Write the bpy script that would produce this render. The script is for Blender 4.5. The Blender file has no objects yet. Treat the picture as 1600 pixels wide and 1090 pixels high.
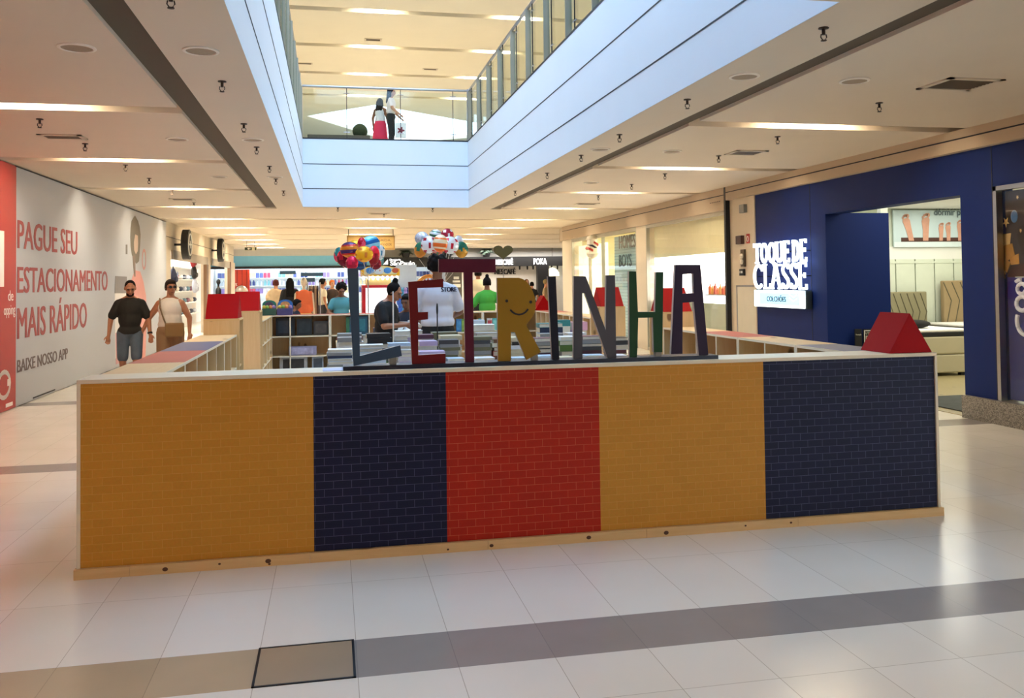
import bpy, bmesh, math, random
from mathutils import Vector, Matrix
random.seed(11)
PI = math.pi
SC = bpy.context.scene
COL = SC.collection

# ---------------------------------------------------------------- camera, sky, daylight, exposure
FOC, YAW, ROLL, PITCH, PCY, EYE = 1371.785, math.radians(11.5927), math.radians(.7047), math.radians(1.5585), 401.965, 1.65
cd = bpy.data.cameras.new('camera')
cam = bpy.data.objects.new('camera', cd); COL.objects.link(cam)
cd.sensor_fit = 'HORIZONTAL'; cd.sensor_width = 36.0
cd.lens = FOC * 36.0 / 1600.0
cd.shift_y = -(545.0 - PCY) / 1600.0
cd.clip_start = 0.05; cd.clip_end = 300
_r = Vector((math.cos(YAW), -math.sin(YAW), 0)); _d = Vector((math.sin(YAW), math.cos(YAW), 0)); _u = Vector((0, 0, 1))
_f = _d * math.cos(PITCH) + _u * math.sin(PITCH); _v = _u * math.cos(PITCH) - _d * math.sin(PITCH)
_rx = _r * math.cos(ROLL) - _v * math.sin(ROLL) * 1.0
_vx = _v * math.cos(ROLL) + _r * math.sin(ROLL)
cam.matrix_world = Matrix(((_rx.x, _vx.x, -_f.x, 0), (_rx.y, _vx.y, -_f.y, 0), (_rx.z, _vx.z, -_f.z, EYE), (0, 0, 0, 1)))
SC.camera = cam

w = bpy.data.worlds.new('sky'); SC.world = w; w.use_nodes = True
wb = w.node_tree.nodes['Background']
wb.inputs['Color'].default_value = (0.62, 0.80, 1.0, 1); wb.inputs['Strength'].default_value = 2.2

def area(name, loc, sx, sy, power, color, rot=(0, 0, 0)):
    l = bpy.data.lights.new(name, 'AREA'); l.shape = 'RECTANGLE'; l.size = sx; l.size_y = sy; l.energy = power; l.color = color
    o = bpy.data.objects.new(name, l); COL.objects.link(o); o.location = loc; o.rotation_euler = rot
    return o
area('skylight_daylight', (1.23, 11.5, 8.95), 3.5, 13.0, 370, (0.27, 0.58, 1.0))
SC.view_settings.view_transform = 'Standard'; SC.view_settings.look = 'None'
SC.view_settings.gamma = 1.0; SC.view_settings.use_curve_mapping = False
SC.view_settings.exposure = 0.9

H = 3.346          # ground floor ceiling
UF = 4.894         # upper floor
UH = 8.7           # upper ceiling

# ---------------------------------------------------------------- helpers
def ray(px, py):
    x2 = px - 800; y2 = PCY - py
    x = x2 * math.cos(ROLL) + y2 * math.sin(ROLL); y = -x2 * math.sin(ROLL) + y2 * math.cos(ROLL)
    r, u = x / FOC, y / FOC
    d2 = math.cos(PITCH) - u * math.sin(PITCH); u2 = math.sin(PITCH) + u * math.cos(PITCH)
    return Vector((r * math.cos(YAW) + d2 * math.sin(YAW), -r * math.sin(YAW) + d2 * math.cos(YAW), u2))
def U(px, py, X=None, Y=None, Z=None):
    v = ray(px, py)
    t = X / v.x if X is not None else Y / v.y if Y is not None else (Z - EYE) / v.z
    return Vector((0, 0, EYE)) + v * t
def lin(hexs):
    hexs = hexs.lstrip('#'); c = [int(hexs[i:i + 2], 16) / 255 for i in (0, 2, 4)]
    return tuple((x / 12.92 if x <= .04045 else ((x + .055) / 1.055) ** 2.4) for x in c) + (1,)
MATS = {}
def mat(name, col, rough=.6, metal=0, emit=0, var=.06, scale=6, coat=0, bump=0, spec=.5):
    """procedural material: base colour slightly mottled by noise"""
    if name in MATS: return MATS[name]
    m = bpy.data.materials.new(name); m.use_nodes = True; MATS[name] = m
    nt = m.node_tree; b = nt.nodes['Principled BSDF']
    c = lin(col) if isinstance(col, str) else tuple(col) + (1,)
    b.inputs['Base Color'].default_value = c
    b.inputs['Roughness'].default_value = rough; b.inputs['Metallic'].default_value = metal
    b.inputs['Coat Weight'].default_value = coat; b.inputs['Specular IOR Level'].default_value = spec
    if var and not emit:
        tc = nt.nodes.new('ShaderNodeTexCoord'); n = nt.nodes.new('ShaderNodeTexNoise'); n.inputs['Scale'].default_value = scale; n.inputs['Detail'].default_value = 3
        mx = nt.nodes.new('ShaderNodeMix'); mx.data_type = 'RGBA'
        mx.inputs['A'].default_value = tuple(x * (1 - var) for x in c[:3]) + (1,); mx.inputs['B'].default_value = tuple(min(1, x * (1 + var)) for x in c[:3]) + (1,)
        nt.links.new(tc.outputs['Object'], n.inputs['Vector']); nt.links.new(n.outputs['Fac'], mx.inputs['Factor']); nt.links.new(mx.outputs['Result'], b.inputs['Base Color'])
        if bump:
            bp = nt.nodes.new('ShaderNodeBump'); bp.inputs['Strength'].default_value = bump; bp.inputs['Distance'].default_value = .02
            nt.links.new(n.outputs['Fac'], bp.inputs['Height']); nt.links.new(bp.outputs['Normal'], b.inputs['Normal'])
    if emit:
        b.inputs['Emission Color'].default_value = c; b.inputs['Emission Strength'].default_value = emit
    return m
def glass(name, tint=(1, 1, 1), op=.1, rough=.02):
    """thin pane: mostly clear, a little mirror"""
    if name in MATS: return MATS[name]
    m = bpy.data.materials.new(name); m.use_nodes = True; MATS[name] = m
    nt = m.node_tree; nt.nodes.clear()
    out = nt.nodes.new('ShaderNodeOutputMaterial'); t = nt.nodes.new('ShaderNodeBsdfTransparent'); g = nt.nodes.new('ShaderNodeBsdfGlossy'); mx = nt.nodes.new('ShaderNodeMixShader')
    t.inputs['Color'].default_value = tuple(tint) + (1,); g.inputs['Roughness'].default_value = rough
    fr = nt.nodes.new('ShaderNodeLayerWeight'); fr.inputs['Blend'].default_value = .5
    pw = nt.nodes.new('ShaderNodeMath'); pw.operation = 'POWER'; pw.inputs[1].default_value = 4
    ad = nt.nodes.new('ShaderNodeMath'); ad.operation = 'MULTIPLY_ADD'; ad.inputs[1].default_value = .35; ad.inputs[2].default_value = op * .25; ad.use_clamp = True
    nt.links.new(fr.outputs['Facing'], pw.inputs[0]); nt.links.new(pw.outputs[0], ad.inputs[0]); nt.links.new(ad.outputs[0], mx.inputs['Fac'])
    nt.links.new(t.outputs[0], mx.inputs[1]); nt.links.new(g.outputs[0], mx.inputs[2]); nt.links.new(mx.outputs[0], out.inputs['Surface'])
    return m
def wood(name, c1, c2, axis='X', rough=.5):
    """pale pine: stretched grain and small dark knots"""
    if name in MATS: return MATS[name]
    m = bpy.data.materials.new(name); m.use_nodes = True; MATS[name] = m
    nt = m.node_tree; b = nt.nodes['Principled BSDF']; b.inputs['Roughness'].default_value = rough
    tc = nt.nodes.new('ShaderNodeTexCoord'); mp = nt.nodes.new('ShaderNodeMapping')
    s = {'X': (1.2, 14, 14), 'Y': (14, 1.2, 14), 'Z': (14, 14, 1.2)}[axis]
    mp.inputs['Scale'].default_value = s
    n = nt.nodes.new('ShaderNodeTexNoise'); n.inputs['Scale'].default_value = 2.2; n.inputs['Detail'].default_value = 5; n.inputs['Distortion'].default_value = .8
    mx = nt.nodes.new('ShaderNodeMix'); mx.data_type = 'RGBA'; mx.inputs['A'].default_value = lin(c1); mx.inputs['B'].default_value = lin(c2)
    v = nt.nodes.new('ShaderNodeTexVoronoi'); v.inputs['Scale'].default_value = 1.0
    mp2 = nt.nodes.new('ShaderNodeMapping'); mp2.inputs['Scale'].default_value = {'X': (2.2, 4, 4), 'Y': (4, 2.2, 4), 'Z': (4, 4, 2.2)}[axis]
    rp = nt.nodes.new('ShaderNodeValToRGB'); rp.color_ramp.elements[0].position = .09; rp.color_ramp.elements[0].color = (.16, .07, .025, 1); rp.color_ramp.elements[1].position = .15; rp.color_ramp.elements[1].color = (1, 1, 1, 1)
    ml = nt.nodes.new('ShaderNodeMix'); ml.data_type = 'RGBA'; ml.blend_type = 'MULTIPLY'; ml.inputs['Factor'].default_value = .85
    L = nt.links.new
    L(tc.outputs['Object'], mp.inputs['Vector']); L(mp.outputs[0], n.inputs['Vector']); L(n.outputs['Fac'], mx.inputs['Factor'])
    L(tc.outputs['Object'], mp2.inputs['Vector']); L(mp2.outputs[0], v.inputs['Vector']); L(v.outputs['Distance'], rp.inputs['Fac'])
    L(mx.outputs['Result'], ml.inputs['A']); L(rp.outputs['Color'], ml.inputs['B']); L(ml.outputs['Result'], b.inputs['Base Color'])
    return m
def brick(name, c1, c2, mortar, ox=0):
    """printed brick wallpaper on a board facing -Y"""
    m = bpy.data.materials.new(name); m.use_nodes = True; MATS[name] = m
    nt = m.node_tree; b = nt.nodes['Principled BSDF']; b.inputs['Roughness'].default_value = .55; b.inputs['Specular IOR Level'].default_value = .25
    tc = nt.nodes.new('ShaderNodeTexCoord'); sp = nt.nodes.new('ShaderNodeSeparateXYZ'); cb = nt.nodes.new('ShaderNodeCombineXYZ')
    br = nt.nodes.new('ShaderNodeTexBrick'); br.inputs['Scale'].default_value = 1
    br.inputs['Brick Width'].default_value = .1075; br.inputs['Row Height'].default_value = .0468; br.inputs['Mortar Size'].default_value = .0014; br.inputs['Mortar Smooth'].default_value = .3
    br.inputs['Color1'].default_value = lin(c1); br.inputs['Color2'].default_value = lin(c2); br.inputs['Mortar'].default_value = lin(mortar)
    n = nt.nodes.new('ShaderNodeTexNoise'); n.inputs['Scale'].default_value = 60; n.inputs['Detail'].default_value = 4
    mx = nt.nodes.new('ShaderNodeMix'); mx.data_type = 'RGBA'; mx.blend_type = 'OVERLAY'; mx.inputs['Factor'].default_value = .12
    L = nt.links.new
    L(tc.outputs['Object'], sp.inputs[0]); L(sp.outputs['X'], cb.inputs['X']); L(sp.outputs['Z'], cb.inputs['Y']); L(cb.outputs[0], br.inputs['Vector'])
    L(tc.outputs['Object'], n.inputs['Vector']); L(br.outputs['Color'], mx.inputs['A']); L(n.outputs['Color'], mx.inputs['B']); L(mx.outputs['Result'], b.inputs['Base Color'])
    return m
def tile(name, c1, c2, mortar, bw=.426, rh=.8, rough=.19, spec=.55):
    """polished floor tile, seams and faint clouding"""
    m = bpy.data.materials.new(name); m.use_nodes = True; MATS[name] = m
    nt = m.node_tree; b = nt.nodes['Principled BSDF']; b.inputs['Specular IOR Level'].default_value = spec
    tc = nt.nodes.new('ShaderNodeTexCoord'); mp = nt.nodes.new('ShaderNodeMapping'); mp.inputs['Location'].default_value = (-.096, -4.976 + .8, 0)
    br = nt.nodes.new('ShaderNodeTexBrick'); br.inputs['Scale'].default_value = 1; br.offset = 0; br.offset_frequency = 1
    br.inputs['Brick Width'].default_value = bw; br.inputs['Row Height'].default_value = rh; br.inputs['Mortar Size'].default_value = .0022; br.inputs['Mortar Smooth'].default_value = .5
    br.inputs['Color1'].default_value = lin(c1); br.inputs['Color2'].default_value = lin(c2); br.inputs['Mortar'].default_value = lin(mortar)
    n = nt.nodes.new('ShaderNodeTexNoise'); n.inputs['Scale'].default_value = 2.5; n.inputs['Detail'].default_value = 6
    mx = nt.nodes.new('ShaderNodeMix'); mx.data_type = 'RGBA'; mx.blend_type = 'OVERLAY'; mx.inputs['Factor'].default_value = .10
    mr = nt.nodes.new('ShaderNodeMapRange'); mr.inputs['To Min'].default_value = rough * .7; mr.inputs['To Max'].default_value = rough * 1.35
    L = nt.links.new
    L(tc.outputs['Object'], mp.inputs['Vector']); L(mp.outputs[0], br.inputs['Vector']); L(tc.outputs['Object'], n.inputs['Vector'])
    L(br.outputs['Color'], mx.inputs['A']); L(n.outputs['Fac'], mx.inputs['B']); L(mx.outputs['Result'], b.inputs['Base Color'])
    L(n.outputs['Fac'], mr.inputs['Value']); L(mr.outputs[0], b.inputs['Roughness'])
    return m
def granite(name, c1, c2):
    m = bpy.data.materials.new(name); m.use_nodes = True; MATS[name] = m
    nt = m.node_tree; b = nt.nodes['Principled BSDF']; b.inputs['Roughness'].default_value = .3
    tc = nt.nodes.new('ShaderNodeTexCoord'); n = nt.nodes.new('ShaderNodeTexNoise'); n.inputs['Scale'].default_value = 90; n.inputs['Detail'].default_value = 2
    rp = nt.nodes.new('ShaderNodeValToRGB'); rp.color_ramp.elements[0].position = .38; rp.color_ramp.elements[0].color = lin(c1); rp.color_ramp.elements[1].position = .62; rp.color_ramp.elements[1].color = lin(c2)
    nt.links.new(tc.outputs['Object'], n.inputs['Vector']); nt.links.new(n.outputs['Fac'], rp.inputs['Fac']); nt.links.new(rp.outputs['Color'], b.inputs['Base Color'])
    return m

class MB:
    """collects shapes into one mesh; every call may name a material index"""
    def __init__(s): s.v = []; s.f = []; s.m = []; s.M = None
    def add(s, vs, fs, mi=0):
        k = len(s.v)
        s.v += [tuple(s.M @ Vector(p)) if s.M else tuple(p) for p in vs]
        s.f += [tuple(k + i for i in f) for f in fs]; s.m += [mi] * len(fs); return s
    def box(s, x0, y0, z0, x1, y1, z1, mi=0):
        x0, x1 = min(x0, x1), max(x0, x1); y0, y1 = min(y0, y1), max(y0, y1); z0, z1 = min(z0, z1), max(z0, z1)
        return s.add([(x0, y0, z0), (x1, y0, z0), (x1, y1, z0), (x0, y1, z0), (x0, y0, z1), (x1, y0, z1), (x1, y1, z1), (x0, y1, z1)],
                     [(3, 2, 1, 0), (4, 5, 6, 7), (0, 1, 5, 4), (1, 2, 6, 5), (2, 3, 7, 6), (3, 0, 4, 7)], mi)
    def prism(s, poly, axis, a, b, mi=0, mside=None):
        """extrude a 2D outline along an axis: X -> (y,z), Y -> (x,z), Z -> (x,y)"""
        P = {'X': lambda p, t: (t, p[0], p[1]), 'Y': lambda p, t: (p[0], t, p[1]), 'Z': lambda p, t: (p[0], p[1], t)}[axis]
        n = len(poly); ar = sum(poly[i][0] * poly[(i + 1) % n][1] - poly[(i + 1) % n][0] * poly[i][1] for i in range(n))
        if ar < 0: poly = poly[::-1]
        vs = [P(p, a) for p in poly] + [P(p, b) for p in poly]
        up = (b > a) != (axis == 'Y')
        f0 = tuple(range(n)); f1 = tuple(range(n, 2 * n))
        if up: f0 = f0[::-1]
        else: f1 = f1[::-1]
        s.add(vs, [f0, f1], mi)
        sd = [(i, (i + 1) % n, n + (i + 1) % n, n + i) if up else ((i + 1) % n, i, n + i, n + (i + 1) % n) for i in range(n)]
        k = len(s.v) - 2 * n; s.f += [tuple(k + j for j in f) for f in sd]; s.m += [mi if mside is None else mside] * n
        return s
    def tube(s, pts, rad, seg=8, mi=0, caps=True):
        """round tube through points; rad a number or one per point"""
        pts = [Vector(p) for p in pts]; R = rad if isinstance(rad, (list, tuple)) else [rad] * len(pts); rings = []
        for i, p in enumerate(pts):
            d = (pts[min(i + 1, len(pts) - 1)] - pts[max(i - 1, 0)]).normalized()
            a = d.cross(Vector((0, 0, 1)) if abs(d.z) < .9 else Vector((1, 0, 0))).normalized(); c = d.cross(a)
            rings.append([p + (a * math.cos(2 * PI * k / seg) + c * math.sin(2 * PI * k / seg)) * R[i] for k in range(seg)])
        vs = [q for r in rings for q in r]; fs = []
        for i in range(len(pts) - 1):
            for k in range(seg): fs.append((i * seg + k, i * seg + (k + 1) % seg, (i + 1) * seg + (k + 1) % seg, (i + 1) * seg + k))
        if caps: fs += [tuple(range(seg))[::-1], tuple(range((len(pts) - 1) * seg, len(pts) * seg))]
        return s.add(vs, fs, mi)
    def lathe(s, prof, c=(0, 0, 0), seg=16, mi=0):
        """profile (radius, z) turned about z through c"""
        vs = [(c[0] + r * math.cos(2 * PI * k / seg), c[1] + r * math.sin(2 * PI * k / seg), c[2] + z) for r, z in prof for k in range(seg)]
        fs = [(i * seg + k, i * seg + (k + 1) % seg, (i + 1) * seg + (k + 1) % seg, (i + 1) * seg + k) for i in range(len(prof) - 1) for k in range(seg)]
        fs += [tuple(range(seg))[::-1], tuple(range((len(prof) - 1) * seg, len(prof) * seg))]
        return s.add(vs, fs, mi)
    def ell(s, c, r, seg=14, rings=9, mi=0, M=None):
        """ellipsoid; M an optional rotation"""
        vs = []; fs = []; c = Vector(c)
        for i in range(rings + 1):
            t = PI * i / rings
            for k in range(seg):
                p = Vector((r[0] * math.sin(t) * math.cos(2 * PI * k / seg), r[1] * math.sin(t) * math.sin(2 * PI * k / seg), -r[2] * math.cos(t)))
                vs.append(c + (M @ p if M else p))
        for i in range(rings):
            for k in range(seg): fs.append((i * seg + k, i * seg + (k + 1) % seg, (i + 1) * seg + (k + 1) % seg, (i + 1) * seg + k))
        return s.add(vs, fs, mi)
    def caps(s, p0, p1, r0, r1, seg=12, fl=1.0):
        """tapered limb with round ends, fl flattens it front to back"""
        p0 = Vector(p0); p1 = Vector(p1); d = (p1 - p0); L = d.length or 1e-6; d.normalize()
        a = d.cross(Vector((0, 1, 0)) if abs(d.y) < .9 else Vector((1, 0, 0))).normalized(); c = d.cross(a)
        ts = [(-1, 0)] + [(-math.cos(q), math.sin(q)) for q in (PI / 6, PI / 3)]
        prof = [(t * r0, max(q * r0, 1e-4)) for t, q in ts] + [(L * i / 4, r0 + (r1 - r0) * i / 4) for i in range(5)] + [(L - t * r1, max(q * r1, 1e-4)) for t, q in ts[::-1]]
        vs = [p0 + d * t + (a * math.cos(2 * PI * k / seg) + c * math.sin(2 * PI * k / seg) * fl) * q for t, q in prof for k in range(seg)]
        fs = [(i * seg + k, i * seg + (k + 1) % seg, (i + 1) * seg + (k + 1) % seg, (i + 1) * seg + k) for i in range(len(prof) - 1) for k in range(seg)]
        fs += [tuple(range(seg))[::-1], tuple(range((len(prof) - 1) * seg, len(prof) * seg))]
        return s.add(vs, fs)
    def mesh(s, name, smooth=False, weld=False):
        me = bpy.data.meshes.new(name); me.from_pydata(s.v, [], s.f)
        me.polygons.foreach_set('material_index', s.m)
        if weld or True:
            b = bmesh.new(); b.from_mesh(me)
            if weld: bmesh.ops.remove_doubles(b, verts=b.verts, dist=1e-5)
            bmesh.ops.recalc_face_normals(b, faces=b.faces)
            b.to_mesh(me); b.free()
        if smooth: me.polygons.foreach_set('use_smooth', [True] * len(me.polygons))
        me.update(); return me
def woff(o):
    v = Vector((0, 0, 0))
    while o is not None: v += o.location; o = o.parent
    return v
def ob(name, mb, mats, parent=None, world=True, smooth=False, weld=False, bevel=0):
    """link one mesh object; with world=True its points are given in the scene's own coordinates"""
    me = mb.mesh(name, smooth, weld) if isinstance(mb, MB) else mb
    o = bpy.data.objects.new(name, me); COL.objects.link(o)
    for m in (mats if isinstance(mats, (list, tuple)) else [mats]): me.materials.append(m)
    if parent is not None:
        o.parent = parent
        if world: o.location = -woff(parent)
    if bevel:
        b = o.modifiers.new('bevel', 'BEVEL'); b.width = bevel; b.segments = 2; b.limit_method = 'ANGLE'
    return o
def tag(o, label, cat, group=None, kind=None):
    o['label'] = label; o['category'] = cat
    if group: o['group'] = group
    if kind: o['kind'] = kind
    return o
def T(name, label, cat, loc=(0, 0, 0), group=None, rz=0):
    o = bpy.data.objects.new(name, None); COL.objects.link(o); o.location = loc; o.rotation_euler = (0, 0, rz); o.empty_display_size = .1
    return tag(o, label, cat, group)
def struct(name, mb, mats, parent=None, smooth=False):
    o = ob(name, mb, mats, parent, smooth=smooth)
    if parent is None: o['kind'] = 'structure'
    return o
def dup(root, loc, label=None, group=None, rz=None):
    r = root.copy(); COL.objects.link(r); r.location = loc
    if rz is not None: r.rotation_euler = (0, 0, rz)
    if label: r['label'] = label
    if group: r['group'] = group
    for ch in list(root.children):
        c = ch.copy(); COL.objects.link(c); c.parent = r
        for g in list(ch.children):
            d = g.copy(); COL.objects.link(d); d.parent = c
    return r
AX = {'-Y': ((1, 0, 0), (0, 0, 1), (0, -1, 0)), '+X': ((0, 1, 0), (0, 0, 1), (1, 0, 0)), '-X': ((0, -1, 0), (0, 0, 1), (-1, 0, 0)), '+Y': ((-1, 0, 0), (0, 0, 1), (0, 1, 0))}
def place(me, origin, face):
    ex, ey, ez = (Vector(a) for a in AX[face]); M = Matrix((ex, ey, ez)).transposed().to_4x4(); M.translation = Vector(origin)
    me.transform(M); return me
def text_mesh(s, width, height, depth=.004, bold=0):
    """lettering fitted to width x height, lower left corner at the origin"""
    cu = bpy.data.curves.new('lettering', 'FONT'); cu.body = s; cu.extrude = .5; cu.offset = 0; cu.resolution_u = 3; cu.space_line = .95
    o = bpy.data.objects.new('lettering', cu); COL.objects.link(o)
    me = bpy.data.meshes.new_from_object(o); bpy.data.objects.remove(o); bpy.data.curves.remove(cu)
    xs = [v.co.x for v in me.vertices]; ys = [v.co.y for v in me.vertices]
    x0, x1, y0, y1 = min(xs), max(xs), min(ys), max(ys)
    for v in me.vertices: v.co = Vector(((v.co.x - x0) / (x1 - x0) * width, (v.co.y - y0) / (y1 - y0) * height, (v.co.z + .5) * depth))
    if bold:      # heavier strokes: the outline widened sideways by overlapping itself
        b = bmesh.new()
        for k, s_ in enumerate((-bold, -bold / 2, 0, bold / 2, bold)):
            m2 = me.copy(); m2.transform(Matrix.Translation((s_, 0, 0)) @ Matrix.Diagonal((1, 1, 1 + .03 * k, 1))); b.from_mesh(m2); bpy.data.meshes.remove(m2)
        b.to_mesh(me); b.free()
    return me
def text(s, origin, face, width, height, m, parent, depth=.004, bold=0, name='lettering'):
    return ob(name, place(text_mesh(s, width, height, depth, bold), origin, face), m, parent)
def heightgrid(xs, ys, hf, mf=None, flip=False):
    """flat cells at heights hf(x, y) (None = hole) with walls between unequal neighbours"""
    b = MB(); nx, ny = len(xs) - 1, len(ys) - 1
    hh = [[hf((xs[i] + xs[i + 1]) / 2, (ys[j] + ys[j + 1]) / 2) for j in range(ny)] for i in range(nx)]
    for i in range(nx):
        for j in range(ny):
            h = hh[i][j]
            if h is None: continue
            mi = mf((xs[i] + xs[i + 1]) / 2, (ys[j] + ys[j + 1]) / 2) if mf else 0
            b.add([(xs[i], ys[j], h), (xs[i + 1], ys[j], h), (xs[i + 1], ys[j + 1], h), (xs[i], ys[j + 1], h)], [(0, 1, 2, 3)], mi)
            if i + 1 < nx and hh[i + 1][j] is not None and hh[i + 1][j] != h:
                b.add([(xs[i + 1], ys[j], h), (xs[i + 1], ys[j + 1], h), (xs[i + 1], ys[j + 1], hh[i + 1][j]), (xs[i + 1], ys[j], hh[i + 1][j])], [(0, 1, 2, 3)])
            if j + 1 < ny and hh[i][j + 1] is not None and hh[i][j + 1] != h:
                b.add([(xs[i], ys[j + 1], h), (xs[i + 1], ys[j + 1], h), (xs[i + 1], ys[j + 1], hh[i][j + 1]), (xs[i], ys[j + 1], hh[i][j + 1])], [(0, 1, 2, 3)])
    return b
ORD = ['topmost', 'second down', 'third down', 'fourth down', 'fifth down', 'sixth down', 'seventh down', 'eighth down', 'ninth down', 'tenth down', 'eleventh down', 'twelfth down']
NTH = ['first', 'second', 'third', 'fourth', 'fifth', 'sixth', 'seventh', 'eighth', 'ninth', 'tenth', 'eleventh', 'twelfth', 'thirteenth', 'fourteenth', 'fifteenth', 'sixteenth', 'seventeenth', 'eighteenth', 'nineteenth', 'twentieth']
# ================================================================ THE SETTING
M_ceil = mat('ceiling_paint', '#dccdb8', .8, var=.03, scale=1.5)
M_ceil_up = mat('upper_ceiling_paint', '#e8dec8', .8, var=.03, scale=1.5)
M_groove = mat('groove_shaded', '#94856a', .85, var=.03)  # groove colour darkened to carry the shade at its ends
M_fascia = mat('fascia_panel', '#d9e2ec', .45, var=.02, scale=2)  # bluish tint puts part of the daylight into the panel colour
M_joint = mat('dark_joint', '#14181f', .6)
M_wallw = mat('wall_cream', '#d9cfbd', .6, var=.03, scale=2)
M_tile = tile('floor_tile', '#e8e3da', '#e4ded3', '#b9b0a2')
M_grey = tile('floor_band_grey', '#98918e', '#938c89', '#878180', rh=.8, rough=.2, spec=.35)
M_tan = tile('floor_band_tan', '#b8a58a', '#b29f84', '#9c8b74', rh=.8, rough=.2, spec=.35)
M_metal = mat('brushed_steel', '#a9a9ac', .32, 1, var=.04, scale=30)
M_dark = mat('black_metal', '#161616', .5)
M_black = mat('black_matte', '#0d0d0f', .6)
M_white = mat('white_satin', '#ecebe6', .5, var=.02)
M_glass = glass('clear_glass')
M_railglass = glass('railing_glass', (.93, .97, .94), .08)
M_lamp = mat('lamp_diffuser', (1.0, .86, .64), .5, emit=56)
M_lamp_far = mat('lamp_diffuser_far', (1.0, .88, .66), .5, emit=78)
M_red = mat('red_lacquer', '#a00305', .6, var=.04, spec=.12)

# floor with its darker bands
fy = [-8, 3.78, 4.176, 8.56, 8.93, 13.35, 13.72, 18.1, 18.47, 22.9, 23.27, 27.7, 28.07, 50]
bands = [(3.78, 4.176), (8.56, 8.93), (13.35, 13.72), (18.1, 18.47), (22.9, 23.27), (27.7, 28.07)]
def fm(x, y):
    if any(a < y < b for a, b in bands): return 2 if (x < -.335 and y < 5) else 1
    return 0
struct('floor', heightgrid([-14, -.335, 16], fy, lambda x, y: 0, fm), [M_tile, M_grey, M_tan])

# ground floor ceiling with slots and light grooves
AX0, AX1, AY0, AY1 = -.621, 3.08, 4.85, 19.9
GY = [8.95 + 3.68 * k for k in range(-4, 10) if k != -1]
GW = .15
def in_groove(y): return any(abs(y - g) < GW for g in GY)
def cz(x, y):
    if AX0 < x < AX1 and AY0 < y < AY1: return None
    g = in_groove(y)
    if y < 20.3:
        if -1.44 < x < -1.2 or 3.66 < x < 3.885: return H + .035
        if g and (x < -1.44 or x > 3.885): return H + .14
        return H
    return H + .14 if g else H
cyl = sorted({-8, AY0, AY1, 20.3, 46} | {round(g - GW, 4) for g in GY} | {round(g + GW, 4) for g in GY})
struct('ceiling', heightgrid([-6, -1.44, -1.2, AX0, AX1, 3.66, 3.885, 16], cyl, cz, lambda x, y: 0 if cz(x, y) == H else 2 if cz(x, y) == H + .035 else 1), [M_ceil, M_groove, mat('slot_dark', '#5c5142', .85, var=.03)])  # slots coloured darker than the ceiling beside them

# upper floor slab and upper ceiling
struct('floor_upper', heightgrid([-14, AX0 - .08, AX1 + .08, 16], [-8, AY0 - .08, AY1 + .08, 50], lambda x, y: None if AX0 - .08 < x < AX1 + .08 and AY0 - .08 < y < AY1 + .08 else UF - .01), [M_tile])
UG = [22.85 + 3.5 * k for k in range(0, 4)] + [22.85 - 3.5 * k for k in range(1, 9)]
ug = [(g - .16, g + .16) for g in UG]
def uz(x, y):
    if AX0 < x < AX1 and AY0 < y < 19.0: return None
    return UH + .14 if any(a < y < b for a, b in ug) else UH
uyl = sorted({-8, AY0, 19.0, 34.2} | {round(v, 4) for p in ug for v in p})
struct('ceiling_upper', heightgrid([-14, AX0, AX1, 16], uyl, uz, lambda x, y: 1 if uz(x, y) != UH else 0), [M_ceil_up, M_groove])
# far part of the upper ceiling holds a slanted skylight opening with a raised kerb
sky = [(1.7, 35.0), (-1.0, 37.7), (3.2, 44.5), (9.5, 40.6)]
bmh = bmesh.new(); ov = [bmh.verts.new((x, y, UH)) for x, y in ((-14, 34.2), (16, 34.2), (16, 50), (-14, 50))]; iv = [bmh.verts.new((x, y, UH)) for x, y in sky]
f0, f1, f2, f3 = iv
for q in ((ov[0], ov[1], f0, f1), (ov[1], ov[2], f3, f0), (ov[2], ov[3], f2, f3), (ov[3], ov[0], f1, f2)): bmh.faces.new(q)
tv = [bmh.verts.new((x, y, UH + .15)) for x, y in sky]
for i in range(4): bmh.faces.new((iv[i], iv[(i + 1) % 4], tv[(i + 1) % 4], tv[i]))
me = bpy.data.meshes.new('ceiling_upper'); bmh.to_mesh(me); bmh.free(); struct('ceiling_upper_far', me, [M_ceil_up])
b = MB()
for y in (7.3, 9.7, 12.1, 14.5, 16.9): b.box(AX0, y, UH + .1, AX1, y + .06, UH + .2)
struct('trim_8', b, [M_metal])
b = MB(); b.box(-14.1, -8, UF, -14, 50, UH); b.box(16, -8, UF, 16.1, 50, UH); b.box(-14, 50, UF, 16, 50.1, UH); b.box(-14, -8.1, UF, 16, -8, UH)
struct('wall_upper', b, [mat('upper_wall', '#cdbfa6', .7)])
# atrium edge cladding in three bands
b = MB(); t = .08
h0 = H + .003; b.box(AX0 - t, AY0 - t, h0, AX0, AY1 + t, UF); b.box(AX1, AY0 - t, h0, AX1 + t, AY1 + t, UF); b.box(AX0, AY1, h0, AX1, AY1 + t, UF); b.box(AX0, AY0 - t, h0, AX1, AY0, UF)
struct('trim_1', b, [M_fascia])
b = MB()
for z, hh in ((3.75, .014), (4.3, .014), (UF - .03, .03)):
    b.box(AX0 - .002, AY0, z, AX0 + .004, AY1, z + hh); b.box(AX1 - .004, AY0, z, AX1 + .002, AY1, z + hh); b.box(AX0, AY1 - .004, z, AX1, AY1 + .002, z + hh)
struct('trim_2', b, [M_joint])

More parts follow.
